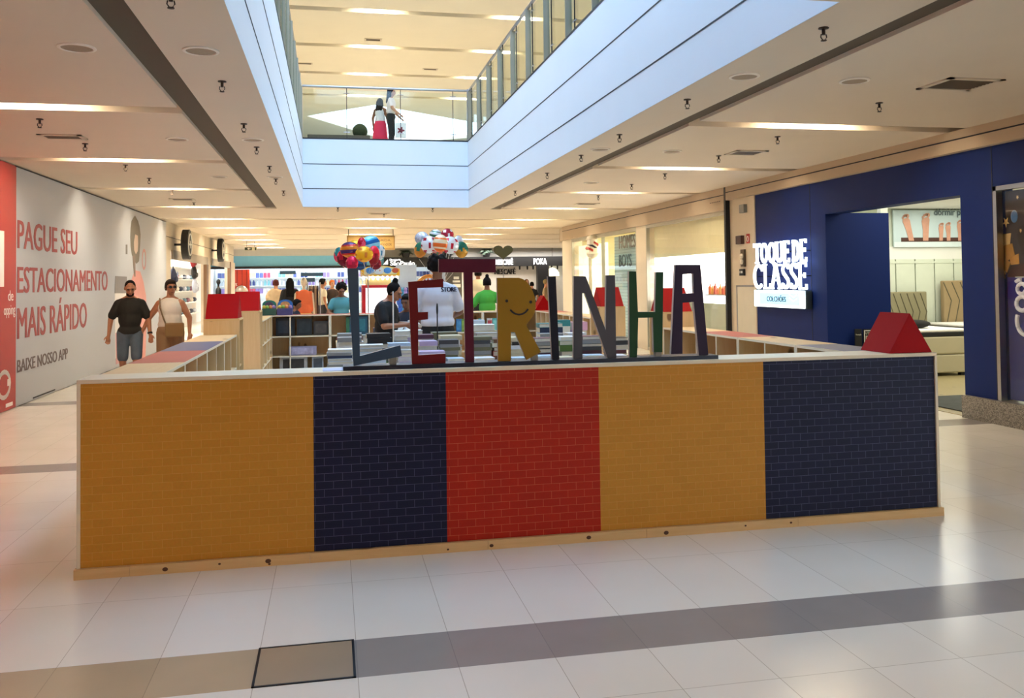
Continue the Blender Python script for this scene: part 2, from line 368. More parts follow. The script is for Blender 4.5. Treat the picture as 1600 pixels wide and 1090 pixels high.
# left, back and hidden walls
b = MB(); b.box(-4.42, -8, 0, -4.303, 24.46, H); struct('wall_left', b, [M_wallw])
b = MB(); b.box(-4.42, -8.1, 0, 8.6, -8, H); struct('wall_back', b, [M_wallw])
b = MB(); b.box(-6, 40.9, 0, -5.9, 47, H); b.box(15.9, 28, 0, 16, 47, H); b.box(-6, 47, 0, 16, 47.1, H); struct('wall_far_end', b, [mat('store_back_white', '#eef2f4', .5)])

# ---------------------------------------------------------------- right hand side: cladding, fascia, shop fronts
XR = 7.256
M_navy = mat('navy_cladding', '#06215f', .6, var=.04, scale=1, spec=.2)
M_navyl = mat('navy_inner', '#07153c', .6, var=.04, scale=1)
M_fr = mat('fascia_tan', '#b9a58c', .6, var=.03, scale=2)
M_pil = mat('pillar_tile', '#d3c5ad', .35, var=.03, scale=2)
b = MB(); b.box(XR - .10, -8, 3.10, XR + .3, 15.12, H); b.box(XR - .10, 15.18, 2.93, XR + .3, 26.9, H)
b.prism([(XR - .10, 26.9), (XR + .3, 26.9), (XR + 1.6, 28.6), (XR + 1.5, 29.0), (XR + .2, 28.4)], 'Z', 2.93, H)
struct('trim_3', b, [M_fr])
b = MB(); b.box(XR - .106, -8, 3.235, XR - .098, 15.1, 3.25); b.box(XR - .106, 15.2, 3.20, XR - .098, 26.9, 3.215); b.box(XR - .106, 15.115, 0, XR + .02, 15.185, H)
for y in (15.35, 15.43, 15.51, 15.59, 15.67, 15.75): b.box(XR - .106, y, 3.10, XR - .098, y + .04, 3.112)
struct('trim_4', b, [M_joint])
# navy store front: solid bays around the entrance
b = MB()
b.box(XR, 11.94, 0, XR + .25, 14.15, 3.10); b.box(XR, 9.05, 2.60, XR + .25, 11.94, 3.10); b.box(XR, 8.52, .25, XR + .25, 9.05, 3.10); b.box(XR, -8, 2.62, XR + .25, 8.52, 3.10)
b.box(XR + .25, 11.94, 0, 8.32, 12.05, 2.62)
struct('wall_right', b, [M_navy])
b = MB()
for y in (12.36, 8.53): b.box(XR - .003, y, 0 if y > 9 else .25, XR + .003, y + .012, 3.10)
struct('trim_5', b, [M_joint])
b = MB(); b.box(XR - .06, -8, 0, XR + .25, 9.04, .26); struct('baseboard_right', b, [granite('speckled_granite', '#55504a', '#9c958c')])
# cream service wall between the stores
b = MB(); b.box(XR - .02, 14.15, 0, XR + .25, 15.12, 3.10); struct('wall_right_service', b, [M_pil])
b = MB(); b.box(XR - .024, 14.2, 0, XR - .018, 14.86, 1.50); d1 = struct('door_1', b, [mat('service_door', '#cfc8b4', .3)])
b = MB(); b.box(XR - .028, 14.2, 1.50, XR - .018, 14.90, 1.53); b.box(XR - .028, 14.86, 0, XR - .018, 14.90, 1.53); ob('door_frame', b, [M_metal], d1)
# pillars along the lit shop windows
b = MB(); b.box(XR, 19.64, 0, XR + .35, 20.3, 2.95); struct('wall_right_pillar', b, [M_pil])
b = MB(); b.box(XR, 26.2, 0, XR + .35, 27.3, 2.95); b.prism([(XR, 27.3), (XR + .3, 27.3), (XR + 1.5, 28.7), (XR + 1.2, 28.9)], 'Z', 0, 2.95); struct('wall_right_corner', b, [M_pil])
b = MB(); b.box(XR + .8, 28.6, 0, 16, 28.8, H); struct('wall_right_return', b, [M_wallw])
# shop behind: inner walls
b = MB(); b.box(10.6, 15.2, 0, 10.7, 28, H); b.box(XR + .3, 15.12, 0, 10.6, 15.2, H); b.box(XR + .35, 20.0, 0, 10.6, 20.1, H); b.box(XR + .3, 28, 0, 10.7, 28.1, H)
struct('wall_shop_inner', b, [mat('shop_inner_cream', '#e9e2bd', .6)])
def window(n, y0, y1, z1, mull):
    b = MB(); b.box(XR + .03, y0, .06, XR + .04, y1, z1); wd = struct('window_%d' % n, b, [M_glass])
    b = MB(); b.box(XR, y0, 0, XR + .08, y1, .07); b.box(XR, y0, z1, XR + .08, y1, 2.95); b.box(XR, y0, 0, XR + .08, y0 + .05, z1); b.box(XR, y1 - .05, 0, XR + .08, y1, z1)
    for y in mull: b.box(XR, y - .03, .06, XR + .08, y + .03, z1)
    ob('window_frame', b, [mat('frame_aluminium', '#b6b2a4', .4, .6)], wd)
window(1, 15.2, 19.64, 2.86, [])
window(2, 20.3, 26.2, 2.83, [23.1, 24.35])
# navy mattress store interior
SX = 12.6
b = MB(); b.box(XR + .2, 15.0, 0, SX, 15.05, H); b.box(SX, 5.5, 0, SX + .1, 15.0, H); b.box(XR + .25, 5.4, 0, SX, 5.5, H); b.box(8.2, 11.96, 2.62, 8.32, 12.05, H)
struct('wall_store_inner', b, [mat('store_wall_pale', '#dfe8d6', .6)])
b = MB(); b.box(XR + .02, 5.5, 0.0, SX, 15.0, .006); struct('floor_store', b, [wood('store_floor_wood', '#a2946c', '#8d7f58', 'Y', .35)])
b = MB(); b.box(XR + .25, 5.5, 2.95, SX, 15.0, 3.0); struct('ceiling_store', b, [M_white])
b = MB(); b.box(8.33, 14.97, 1.98, SX, 15.0, 2.22); struct('trim_6', b, [M_white])
b = MB()
for k in range(8): b.box(9.3 + .42 * k, 14.96, 0, 9.3 + .42 * k + .395, 14.985, 1.98)
b.box(9.3, 14.95, 1.90, SX, 14.97, 1.94)
struct('trim_7', b, [mat('panel_white_green', '#d5dccb', .5)])
# display window at the right edge
b = MB(); b.box(XR + .03, 5.0, .27, XR + .04, 8.5, 2.6); wd = struct('window_3', b, [M_glass])
b = MB(); b.box(XR - .02, 8.46, .26, XR + .06, 8.51, 2.64); b.box(XR - .02, 5.0, 2.59, XR + .06, 8.51, 2.64); ob('window_frame', b, [M_metal], wd)

# far facade: teal header on the left, black header on the right
Yf = 44
b = MB(); b.box(-5.9, Yf, 2.52, 2.52, Yf + .2, 3.02); struct('wall_far', b, [mat('teal_header', '#74bde0', .5)])
b = MB(); b.box(-5.9, Yf - .12, 2.40, 2.52, Yf + .2, 2.52); b.box(2.52, Yf - .5, 2.42, 14, Yf + .2, 2.90); struct('wall_far_header', b, [M_black])
b = MB(); b.box(-5.9, Yf, 3.02, 2.52, Yf + .2, H); b.box(2.52, Yf + .19, 2.90, 14, Yf + .3, H); struct('wall_far_soffit', b, [mat('soffit_grey', '#c9c8c2', .6)])
b = MB(); b.box(5.9, Yf, 0, 14, Yf + .1, 2.42); struct('wall_far_cafe', b, [mat('cafe_wall', '#d2cec8', .6)])

# left shop fronts beyond the hoarding
M_bei = mat('shop_beige', '#cfc2ac', .55)
b = MB(); b.box(-4.5, 24.46, 2.62, -4.303, 40.9, H); struct('wall_left_header', b, [M_bei])
b = MB(); b.box(-4.32, 24.46, 2.95, -4.298, 40.9, 2.965); struct('trim_9', b, [M_joint])
b = MB(); b.box(-4.5, 24.46, 0, -4.303, 25.3, 2.62); b.box(-4.5, 32.3, 0, -4.303, 33.3, 2.62); b.box(-4.5, 39.2, 0, -4.25, 40.9, 2.62); struct('wall_left_pier', b, [M_bei])
b = MB(); b.box(-5.95, 24.46, 0, -5.9, 40.9, H); b.box(-5.9, 24.40, 0, -4.42, 24.46, H); struct('wall_left_shop', b, [mat('slat_wall_cream', '#efe6d6', .5)])
b = MB()
for z in (.5, .9, 1.3, 1.7, 2.1, 2.5): b.box(-5.9, 24.6, z, -5.893, 32.2, z + .015)
struct('trim_10', b, [mat('slat_line', '#a39a8a', .6)])
b = MB(); b.box(-4.30, 25.3, 2.36, -4.26, 32.3, 2.62); b.box(-4.30, 33.3, 2.36, -4.26, 39.2, 2.62); struct('trim_11', b, [mat('taupe_band', '#8d8272', .5)])
b = MB(); b.box(-4.36, 31.9, 0, -4.25, 32.35, 2.36); b.box(-4.36, 39.0, 0, -4.24, 39.3, 2.62); struct('trim_12', b, [wood('brown_frame', '#7d5a3c', '#5f4229', 'Z')])

# ---------------------------------------------------------------- ceiling lamps
def lamp(x, y, z, label, grp, mt=None):
    t = T('ceiling_light', label, 'ceiling light', (x, y, z + .139), grp)
    b = MB(); b.box(-.42, -.11, -.02, .42, .11, -.012); ob('diffuser', b, [M_lamp_far if y > 20 else M_lamp], t, False)
    b = MB(); b.box(-.48, -.135, -.018, .48, .135, 0); ob('housing', b, [M_white], t, False)
    return t
for i, g in enumerate(GY):
    for nm, x in (('left', -2.87), ('right', 5.33), ('middle', 1.2)):
        if nm == 'middle' and g < 20.3 and g > 3: continue
        if g > 45.5 or g < -4: continue
        if g > 8:
            k = i - GY.index(next(v for v in GY if v > 8))
            lb = 'warm recessed ceiling light of the %s lower row, %s from the front' % (nm, NTH[k])
        else: lb = 'warm recessed ceiling light of the lower floor behind the viewer'
        lamp(x, g, H, lb, 'lower floor ceiling lights')
for i, g in enumerate(sorted(UG)):
    for nm, x in (('left', -2.8), ('middle', 1.22), ('right', 4.95)):
        if nm == 'middle' and g < 20: continue
        if g < 12: continue
        lamp(x, g, UH, 'warm recessed light on the upper ceiling, %s row, %s groove from the front' % (nm, NTH[max(0, i - 5)]), 'upper floor ceiling lights')
area('unseen_store_lamp', (9.9, 11.8, 2.93), 4.4, 5.5, 110, (1.0, .96, .82))  # area lights of this group are unseen stand-ins for the shops' own lamps
area('unseen_shop_lamp', (8.8, 17.4, 3.2), 2.0, 3.5, 110, (1.0, .95, .72))
area('unseen_barber_lamp', (8.8, 23.4, 3.2), 2.0, 4.5, 130, (1.0, .95, .72))
area('unseen_sport_shop_lamp', (-5.2, 28.5, 3.1), .9, 6, 110, (1.0, .95, .85))
area('unseen_left_shop_lamp', (-5.2, 36.5, 3.1), .9, 5, 90, (1.0, .98, .92))
area('unseen_pharmacy_lamp', (-1, 45.6, 3.2), 8, 2, 170, (.92, .97, 1.0))
area('unseen_cafe_lamp', (9, 43.0, 3.2), 6, 1.2, 120, (1.0, .95, .9))
# ================================================================ KIOSK
KX0, KX1, KY, KH = -1.42, 4.10, 5.404, 1.10
PINE = wood('pine', '#e2c08a', '#cfa468', 'X'); PINEY = wood('pine_lengthwise', '#e6c896', '#d8b27c', 'Y'); PINEZ = wood('pine_upright', '#e4c592', '#d3ab74', 'Z')
EDGE = mat('cream_edge', '#e6d6b8', .5, var=.04)
B_Y = brick('brick_yellow', '#c68a30', '#c0852c', '#d09a4a'); B_B = brick('brick_navy', '#171835', '#14152e', '#525370'); B_R = brick('brick_red', '#ae2408', '#a62007', '#c65e3c')
t = T('counter', 'long front counter clad in yellow, navy and red printed brick panels', 'counter', (1.35, KY, 0))
for x0, x1, m, lb in ((KX0 + .012, -.115, B_Y, 'wide yellow brick panel at the left end'), (-.115, .682, B_B, 'navy brick panel between yellow and red'), (.682, 1.664, B_R, 'red brick panel in the middle'), (1.664, 2.804, B_Y, 'yellow brick panel right of the red one'), (2.804, KX1 - .012, B_B, 'navy brick panel at the right end')):
    b = MB(); b.box(x0, KY, .058, x1, KY + .018, KH - .004); o = ob('brick_panel', b, m, t); o['label'] = lb
b = MB(); b.box(KX0, KY + .018, .02, KX1, KY + .05, KH - .02); b.box(KX0, KY + .05, .02, KX0 + .03, KY + .3, KH - .02); b.box(KX1 - .03, KY + .05, .02, KX1, KY + .3, KH - .02); ob('back_board', b, PINE, t)
b = MB(); b.box(KX0 - .004, KY - .012, KH - .004, KX1 + .006, KY + .30, KH + .02); ob('ledge', b, EDGE, t, bevel=.003)
b = MB(); b.box(KX0 - .004, KY - .010, 0.05, KX0 + .014, KY + .03, KH - .004); ob('corner_strip', b, EDGE, t); b = MB(); b.box(KX1 - .010, KY - .010, 0.05, KX1 + .008, KY + .03, KH - .004); ob('corner_strip', b, EDGE, t)
KNOTS = [(U(px, py, Y=KY - .028).x, z, r) for px, py, z, r in ((258, 890, .026, .012), (343, 883, .034, .006), (419, 875, .03, .013), (421, 880, .012, .006), (768, 850, .024, .010), (920, 838, .03, .012), (1041, 830, .024, .013), (1165, 822, .032, .006), (700, 856, .02, .006), (1236, 815, .03, .007))]
for x0, x1 in ((KX0 - .015, -1.14), (-1.138, -.14), (-.138, .93), (.932, 1.96), (1.962, 3.02), (3.022, KX1 + .02)):
    b = MB(); b.box(x0, KY - .028, 0, x1, KY + .018, .056); 
    for kx, kz, kr in KNOTS:
        if x0 < kx < x1: b.ell((kx, KY - .028, kz), (kr * 1.3, .0015, kr), 10, 6, 1)
    ob('skirting_plank', b, [PINE, mat('pine_knot', '#553015', .6)], t)
b = MB(); b.box(-.06, KY + .04, KH + .02, .062, KY + .22, KH + .023); tag(ob('paper_sheet', b, mat('lilac_paper', '#c9cbe6', .6)), 'pale lilac sheet of paper lying on the counter ledge left of the letters', 'paper')

# ---- letters on a dark base
LY = KY + .055
b = MB(); b.box(.062, KY + .03, KH + .02, 2.50, KY + .20, KH + .045); lb = tag(ob('plinth', b, mat('base_navy', '#15162a', .4)), 'thin dark navy plinth under the row of standing letters', 'plinth')
def P2(pts): return [(lambda q: (q.x, q.z))(U(px, py, Y=LY)) for px, py in pts]
ZB = KH + .046
def drop(poly):
    """letters stand on the plinth: their lowest corners touch it"""
    lo = min(p[1] for p in poly)
    return [(x, ZB + (z - lo) if z < lo + .012 else z + (ZB - lo) * max(0, 1 - (z - lo) / .5)) for x, z in poly]
def letter(name, ch, label, col, px, hole=None, th=.032, support=None):
    pl = drop(P2(px)); cx = sum(p[0] for p in pl) / len(pl)
    t = T('letter', label, 'letter', (cx, LY + th / 2, ZB))
    fm_ = mat('letter_face_' + ch, col, .5, var=.03, spec=.3)  # face colours darkened to hold the shade of the backlit side
    def build(grow, y0, y1):
        b = MB()
        if hole is None: b.prism(pl, 'Y', y0, y1)
        else:
            hz = drop(P2(px + hole))[len(px):]
            bm2 = bmesh.new(); fv = []
            for y in (y0, y1):
                a = [bm2.verts.new((x, y, z)) for x, z in pl]; h = [bm2.verts.new((x, y, z)) for x, z in hz]
                e = [bm2.edges.new((l[i], l[(i + 1) % len(l)])) for l in (a, h) for i in range(len(l))]
                bmesh.ops.triangle_fill(bm2, use_beauty=True, edges=e); fv.append((a, h))
            for q in (0, 1):
                A, Bq = fv[0][q], fv[1][q]
                for i in range(len(A)): bm2.faces.new((A[i], A[(i + 1) % len(A)], Bq[(i + 1) % len(A)], Bq[i]))
            bmesh.ops.recalc_face_normals(bm2, faces=bm2.faces)
            me = bpy.data.meshes.new('x'); bm2.to_mesh(me); bm2.free(); return me
        return b
    ob('face', build(0, LY, LY + .004), fm_, t); e = ob('edge', build(0, LY + .004, LY + th), mat('letter_edge', '#b8aca4', .5), t)
    if support:
        sx, z1 = support
        q = U(sx, 560, Y=LY + .02)
        b = MB(); b.box(q.x - .02, LY + .006, ZB, q.x + .02, LY + .05, z1); ob('support_block', b, mat('support_grey', '#8e8a7c', .5), t)
    return t
letter('L', 'L', 'slate blue letter L with a slanting foot, first of the row', '#3a4e62', [(542.5, 419), (560, 419), (562.3, 557), (625.5, 540), (628, 557), (552.5, 572.5)], support=(614, ZB + .06))
letter('E', 'E', 'dark red letter E with a short middle arm', '#6a0507', [(637.9, 440.2), (692.7, 435.4), (692.7, 448.5), (652.2, 450.2), (653.4, 489), (668.9, 488.3), (668.9, 500.3), (653.4, 502.2), (653.4, 558.2), (696.3, 555.8), (696.3, 571.0), (643.9, 572.5)])
letter('T', 'T', 'maroon letter T with a wide top bar', '#570a27', [(685.6, 404.4), (774.5, 404.4), (774.5, 425.4), (738.5, 425.4), (741.1, 570), (727.3, 570), (724.9, 425.4), (685.6, 425.4)])
rt = letter('R', 'R', 'mustard yellow letter R with a smiling face', '#96700c', [(776.9, 433.7), (810.8, 433.7), (817.5, 436), (822.7, 439.5), (828, 446), (832.2, 454.5), (835.5, 464), (837, 473.6), (837, 481), (835.8, 487.9), (833.2, 494.5), (829.9, 499.8), (822.2, 509.8), (845.4, 553.5), (822.7, 566.6), (804.8, 521.7), (798.4, 521.3), (798.4, 568.3), (778.6, 568.5)], support=(835, ZB + .045))
M_ink = mat('face_ink', '#1c1206', .5)
for ex, ey in ((791.7, 470), (829.2, 471.7)):
    q = U(ex, ey, Y=LY); b = MB(); b.prism([(q.x + .0095 * math.cos(a * PI / 8), q.z + .0095 * math.sin(a * PI / 8)) for a in range(16)], 'Y', LY - .003, LY); ob('eye', b, M_ink, rt)
mo = [U(x, y, Y=LY) for x, y in ((797.2, 483.6), (800.5, 487.2), (805, 490), (810.8, 491.3), (816.5, 490.2), (821, 487.5), (825.2, 482.6))]
mo2 = []
for i, q in enumerate(mo):
    d = (mo[min(i + 1, 6)] - mo[max(i - 1, 0)]); n = Vector((-d.z, d.x)).normalized() * .0055; mo2.append((q.x, q.z, n))
b = MB(); b.prism([(x + n.x, z + n.y) for x, z, n in mo2] + [(x - n.x, z - n.y) for x, z, n in mo2[::-1]], 'Y', LY - .003, LY); ob('mouth', b, M_ink, rt)
letter('I', 'I', 'plain near-black letter I between R and N', '#100c1c', [(856.1, 431.8), (868.5, 431.4), (874, 563), (862.8, 563.5)])
letter('N', 'N', 'dark grey letter N', '#4b484d', [(897, 431.2), (915.2, 431.2), (946.9, 517.3), (947.5, 429.8), (961, 429.8), (963, 560.4), (949.8, 560.8), (914, 458.2), (909.9, 458.2), (910.2, 561.9), (896.4, 562.5)])
letter('H', 'H', 'dark green letter H with one leg shorter', '#143f17', [(983, 423.9), (993.9, 423.9), (996.8, 487), (1023.8, 487), (1025.3, 424.8), (1036.5, 424.8), (1035, 550.1), (1021.8, 550.1), (1020.3, 495.8), (997.4, 496.4), (995.3, 557.8), (984.2, 558.1)], support=(1028, ZB + .045))
letter('A', 'A', 'deep purple letter A with a flat top, last of the row', '#26092a', [(1055.5, 413.6), (1094.3, 413.6), (1106.9, 553.1), (1092.3, 553.7), (1084.3, 471.4), (1066.7, 472.3), (1066.4, 551.5), (1048.8, 552)], hole=[(1066.7, 428.3), (1083.4, 427.4), (1084.3, 457.6), (1066.1, 458.5)])

# ---- open bookcases round the kiosk
TOPS = {'wood': PINEY, 'red': mat('top_red', '#b5564a', .5), 'blue': mat('top_blue', '#565a78', .5), 'slate': mat('top_slate', '#6a6877', .5)}
M_knot = PINEZ
def bookcase(label, x0, y0, x1, y1, face, top='wood', ncol=2, h=KH, rows=(.40, .74)):
    """open-fronted case; face '+X', '-X' or '-Y' is the open side"""
    t = T('bookcase', label, 'bookcase', ((x0 + x1) / 2, (y0 + y1) / 2, 0), 'low pine bookcases of the book stall'); s = .02
    b = MB(); b.box(x0, y0, h - s, x1, y1, h); ob('top_board', b, TOPS[top], t)
    b = MB()
    if face[1] == 'X':
        xb = x0 if face == '+X' else x1 - s
        b.box(xb, y0, .0, xb + s, y1, h - s); ob('back_panel', b, PINEZ, t)
        for y in (y0, y1 - s): bb = MB(); bb.box(x0, y, 0, x1, y + s, h - s); ob('side_panel', bb, PINEZ, t)
        for k in range(1, ncol): y = y0 + (y1 - y0) * k / ncol; bb = MB(); bb.box(x0, y - s / 2, .06, x1, y + s / 2, h - s); ob('divider', bb, PINEZ, t)
        for z in (.06,) + tuple(rows): bb = MB(); bb.box(x0 + .002, y0 + .002, z - s, x1 - .002, y1 - .002, z); ob('shelf', bb, PINEY, t)
        e = MB(); xe = x1 if face == '+X' else x0 - .003
        for z in (.06,) + tuple(rows) + (h,): e.box(xe, y0, z - s, xe + .003, y1, z)
        for k in range(ncol + 1): y = y0 + (y1 - y0 - s) * k / ncol; e.box(xe, y, 0, xe + .003, y + s, h - s)
        ob('edge_band', e, EDGE, t)
    else:
        b.box(x0, y1 - s, 0, x1, y1, h - s); ob('back_panel', b, PINEZ, t)
        for x in (x0, x1 - s): bb = MB(); bb.box(x, y0, 0, x + s, y1, h - s); ob('side_panel', bb, PINEZ, t)
        for k in range(1, ncol): x = x0 + (x1 - x0) * k / ncol; bb = MB(); bb.box(x - s / 2, y0, .06, x + s / 2, y1, h - s); ob('divider', bb, PINEZ, t)
        for z in (.06,) + tuple(rows): bb = MB(); bb.box(x0 + .002, y0 + .002, z - s, x1 - .002, y1 - .002, z); ob('shelf', bb, PINE, t)
        e = MB()
        for z in (.06,) + tuple(rows) + (h,): e.box(x0, y0 - .003, z - s, x1, y0, z)
        for k in range(ncol + 1): x = x0 + (x1 - x0 - s) * k / ncol; e.box(x, y0 - .003, 0, x + s, y0, h - s)
        ob('edge_band', e, EDGE, t)
    return t
LX0, LX1, RX0, RX1 = KX0, KX0 + .38, KX1 - .38, KX1
F = KY + .305
ROWW = (.38, .73)
bookcase('left side bookcase with a bare pine top, nearest the front counter', LX0, F, LX1, 6.66, '+X', 'wood')
bookcase('left side bookcase with a dusty red top', LX0, 6.665, LX1, 7.80, '+X', 'red')
bookcase('left side bookcase with a blue grey top', LX0, 7.805, LX1, 9.00, '+X', 'blue')
bookcase('left side bookcase with a pine top, just before the tall end unit', LX0, 9.005, LX1, 10.14, '+X', 'wood')
bookcase('right side bookcase with a slate top, beside the red roof block on the counter', RX0, F, RX1, 6.60, '-X', 'slate')
bookcase('right side bookcase with a pine top between slate and red tops', RX0, 6.605, RX1, 7.65, '-X', 'wood')
bookcase('right side bookcase with a dusty red top', RX0, 7.655, RX1, 8.60, '-X', 'red')
bookcase('right side bookcase with a pine top, just before the tall end unit', RX0, 8.605, RX1, 9.54, '-X', 'wood')
bookcase('left bookcase beyond the entrance gap, next to the far corner', LX0, 13.45, LX1, 14.7, '+X', 'wood', rows=ROWW)
bookcase('left bookcase in the far corner of the stall', LX0, 14.705, LX1, 15.98, '+X', 'wood', rows=ROWW)
bookcase('right bookcase beyond the entrance gap, behind letter N', RX0, 12.45, RX1, 13.6, '-X', 'wood', ncol=3, rows=ROWW)
bookcase('right bookcase beyond the entrance gap, middle one', RX0, 13.605, RX1, 14.8, '-X', 'wood', ncol=3, rows=ROWW)
bookcase('right bookcase in the far corner of the stall', RX0, 14.805, RX1, 15.98, '-X', 'red', ncol=3, rows=ROWW)
BX = [KX0, -.04, 1.34, 2.72, KX1]
for k, lb in enumerate(('far bookcase at the left corner, holding dark and grey boxes', 'far bookcase seen between letters L and T', 'far bookcase behind the person in white', 'far bookcase at the right corner behind letter R')):
    bookcase(lb, BX[k], 16.0, BX[k + 1] - .004, 16.38, '-Y', 'red' if k < 2 else 'wood', rows=ROWW)
def tower(label, x0, y0, y1, open_side):
    t = T('end_unit', label, 'end unit', (x0 + .19, (y0 + y1) / 2, 0), 'tall pine end units carrying red roof blocks'); h = 1.275; x1 = x0 + .38; s = .022
    b = MB(); b.box(x0, y0, 0, x1, y0 + s, .45); ob('lower_panel', b, PINEZ, t)
    b = MB(); b.box(x0, y0, .453, x1, y0 + s, h - s); ob('front_panel', b, PINEZ, t)
    b = MB(); b.box(x0, y1 - s, 0, x1, y1, h - s); ob('rear_panel', b, PINEZ, t)
    xb = x0 if open_side == '+X' else x1 - s
    b = MB(); b.box(xb, y0 + s, 0, xb + s, y1 - s, h - s); ob('back_panel', b, PINEZ, t)
    b = MB(); b.box(x0, y0, h - s, x1, y1, h); ob('top_board', b, PINE, t)
    for z in (.06, .40, .74): b = MB(); b.box(x0 + s + .002, y0 + s + .002, z - s, x1 - s - .002, y1 - s - .002, z); ob('shelf', b, PINEY, t)
    return h
TH = tower('tall pine end unit on the left nearer the front, red block on top', LX0 + .03, 10.15, 10.62, '+X')
tower('tall pine end unit on the left beyond the entrance gap', LX0 + .03, 12.98, 13.44, '+X')
tower('tall pine end unit on the right behind letter A', RX0 + .0, 9.55, 10.0, '-X')
tower('tall pine end unit on the right behind letter N', RX0 + .0, 11.98, 12.44, '-X')
def roof(label, cx, cy, z, wx, wy, ridge):
    t = MB(); hh = .275
    if ridge == 'Y': t.prism([(cx - wx / 2, z), (cx + wx / 2, z), (cx, z + hh)], 'Y', cy - wy / 2, cy + wy / 2)
    else: t.prism([(cy - wy / 2, z), (cy + wy / 2, z), (cy, z + hh)], 'X', cx - wx / 2, cx + wx / 2)
    tag(ob('roof_block', t, M_red, bevel=.004), label, 'roof block', 'red roof-shaped blocks on the stall')
roof('red roof-shaped block on the right front corner of the counter', 3.92, KY + .18, KH + .021, .335, .34, 'Y')
roof('red roof-shaped block on the nearer left end unit', LX0 + .22, 10.385, TH, .345, .45, 'X')
roof('red roof-shaped block on the further left end unit', LX0 + .22, 13.21, TH, .345, .45, 'X')
roof('red roof-shaped block on the end unit behind letter A', RX0 + .19, 9.775, TH, .345, .44, 'X')
roof('red roof-shaped block on the end unit behind letter N', RX0 + .19, 12.21, TH, .345, .45, 'X')
roof('red roof-shaped block on the far corner bookcase beside letter R', RX0 + .17, 16.18, KH, .36, .3, 'Y')

# ================================================================ LEFT HOARDING
hx = -4.303
t = T('advertising_hoarding', 'white and red advertising hoarding along the left wall with large red lettering', 'hoarding', (hx, 14, 0))
M_hw = mat('hoarding_white', '#b2b6be', .45, var=.02, scale=1); M_hr = mat('hoarding_red', '#a92d2b', .45, var=.03)  # cool daylight cast mixed into the white of the panel
b = MB(); b.box(hx + .002, 13.24, .01, hx + .03, 24.45, H - .03); o = ob('white_panel', b, M_hw, t)
b = MB(); b.box(hx + .002, -7.99, .01, hx + .032, 13.24, H - .02); o = ob('red_panel', b, M_hr, t); o['label'] = 'red panel at the near end'
b = MB(); b.box(hx + .002, 13.2, H - .03, hx + .034, 24.46, H - .015); ob('top_strip', b, M_joint, t)
M_lr = mat('letter_red_print', '#9c3a3c', .5); M_lg = mat('letter_grey_print', '#5d4c4c', .5); M_lw = mat('letter_white_print', '#efe4e0', .5)
X1 = hx + .031
def seg_strip(b, p, q, r):
    p = Vector(p); q = Vector(q); d = (q - p).normalized(); n = Vector((-d.y, d.x)) * r; e = d * r * .4
    b.prism([tuple(p + n - e), tuple(q + n + e), tuple(q - n + e), tuple(p - n - e)], 'X', X1, X1 + .003)
for s, z, hgt, y0, y1, m in (('PAGUE SEU', 2.19, .40, 13.30, 16.2, M_lr), ('ESTACIONAMENTO', 1.57, .37, 13.30, 18.27, M_lr), ('MAIS RÁPIDO', .93, .55, 13.30, 16.80, M_lr), ('BAIXE NOSSO APP', .47, .175, 13.30, 15.66, M_lg)):
    text(s, (X1, y0, z), '+X', y1 - y0, hgt, m, t, .003, .013 if m is M_lr else .006)
text('de', (X1 + .002, 12.93, 1.47), '+X', .2, .14, M_lw, t, .003); text('opping', (X1 + .002, 12.78, 1.24), '+X', .42, .17, M_lw, t, .003)
b = MB()
b.box(X1 - .001, 12.6, 1.66, X1 + .004, 12.78, 2.40); ob('phone_print', b, M_lw, t)
b = MB()
pts = [(12.8 + .22 * math.cos(a), .36 + .17 * math.sin(a)) for a in [k * PI / 10 for k in range(-6, 15)]]
for i in range(len(pts) - 1):
    (ya, za), (yb, zb) = pts[i], pts[i + 1]; seg_strip(b, (ya, za), (yb, zb), .03)
b.box(X1, 12.92, .33, X1 + .004, 13.03, .42); b.box(X1, 12.86, .05, X1 + .004, 13.12, .10)
ob('emblem_print', b, M_lw, t)
# printed figure with curly hair, phone and pink outfit
def flat(name, pts, m, d=.003, lab=None):
    b = MB(); b.prism([(y, z) for y, z in pts], 'X', X1, X1 + d); o = ob(name, b, m, t)
    if lab: o['label'] = lab
def HP(px, py): q = U(px, py, X=X1); return (q.y, q.z)
hair = [HP(x, y) for x, y in ((211, 337), (215.5, 345), (218, 354), (219.5, 366), (219, 380), (218, 395), (217, 408), (213, 412), (209, 405), (206, 398), (204, 385), (203.5, 370), (204, 356), (205.5, 345), (208, 341))]
flat('hair_print', hair, mat('print_hair', '#6b655b', .6))
flat('face_print', [HP(x, y) for x, y in ((211, 366), (215, 368), (215.5, 380), (215, 392), (212, 397), (209.5, 391), (209, 378))], mat('print_skin', '#c9b3a4', .6), .005)
flat('arm_print', [HP(x, y) for x, y in ((207, 400), (211, 398), (211.5, 432), (209.5, 432))], mat('print_arm', '#7a6a60', .6), .005)
flat('outfit_print', [HP(x, y) for x, y in ((211, 422), (219, 424), (224, 440), (228, 462), (229, 500), (227, 560), (222, 572), (206, 560), (203, 500), (204, 440))], mat('print_pink', '#d99a94', .6))
b = MB()
cyc = [HP(225 + 2.7 * math.cos(a), 405 + 14.5 * math.sin(a)) for a in [k * PI / 10 for k in range(21)]]
for i in range(20): seg_strip(b, cyc[i], cyc[i + 1], .03)
ob('ring_print', b, mat('print_ring', '#cf8f8d', .6), t)
flat('bar_print', [HP(x, y) for x, y in ((196.5, 382), (199, 382), (199, 397), (196.5, 397))], mat('print_grey', '#6d6a66', .6))
flat('card_print', [HP(x, y) for x, y in ((180, 431), (198, 432), (199, 458), (179, 458))], mat('print_card', '#7f7c7e', .6))
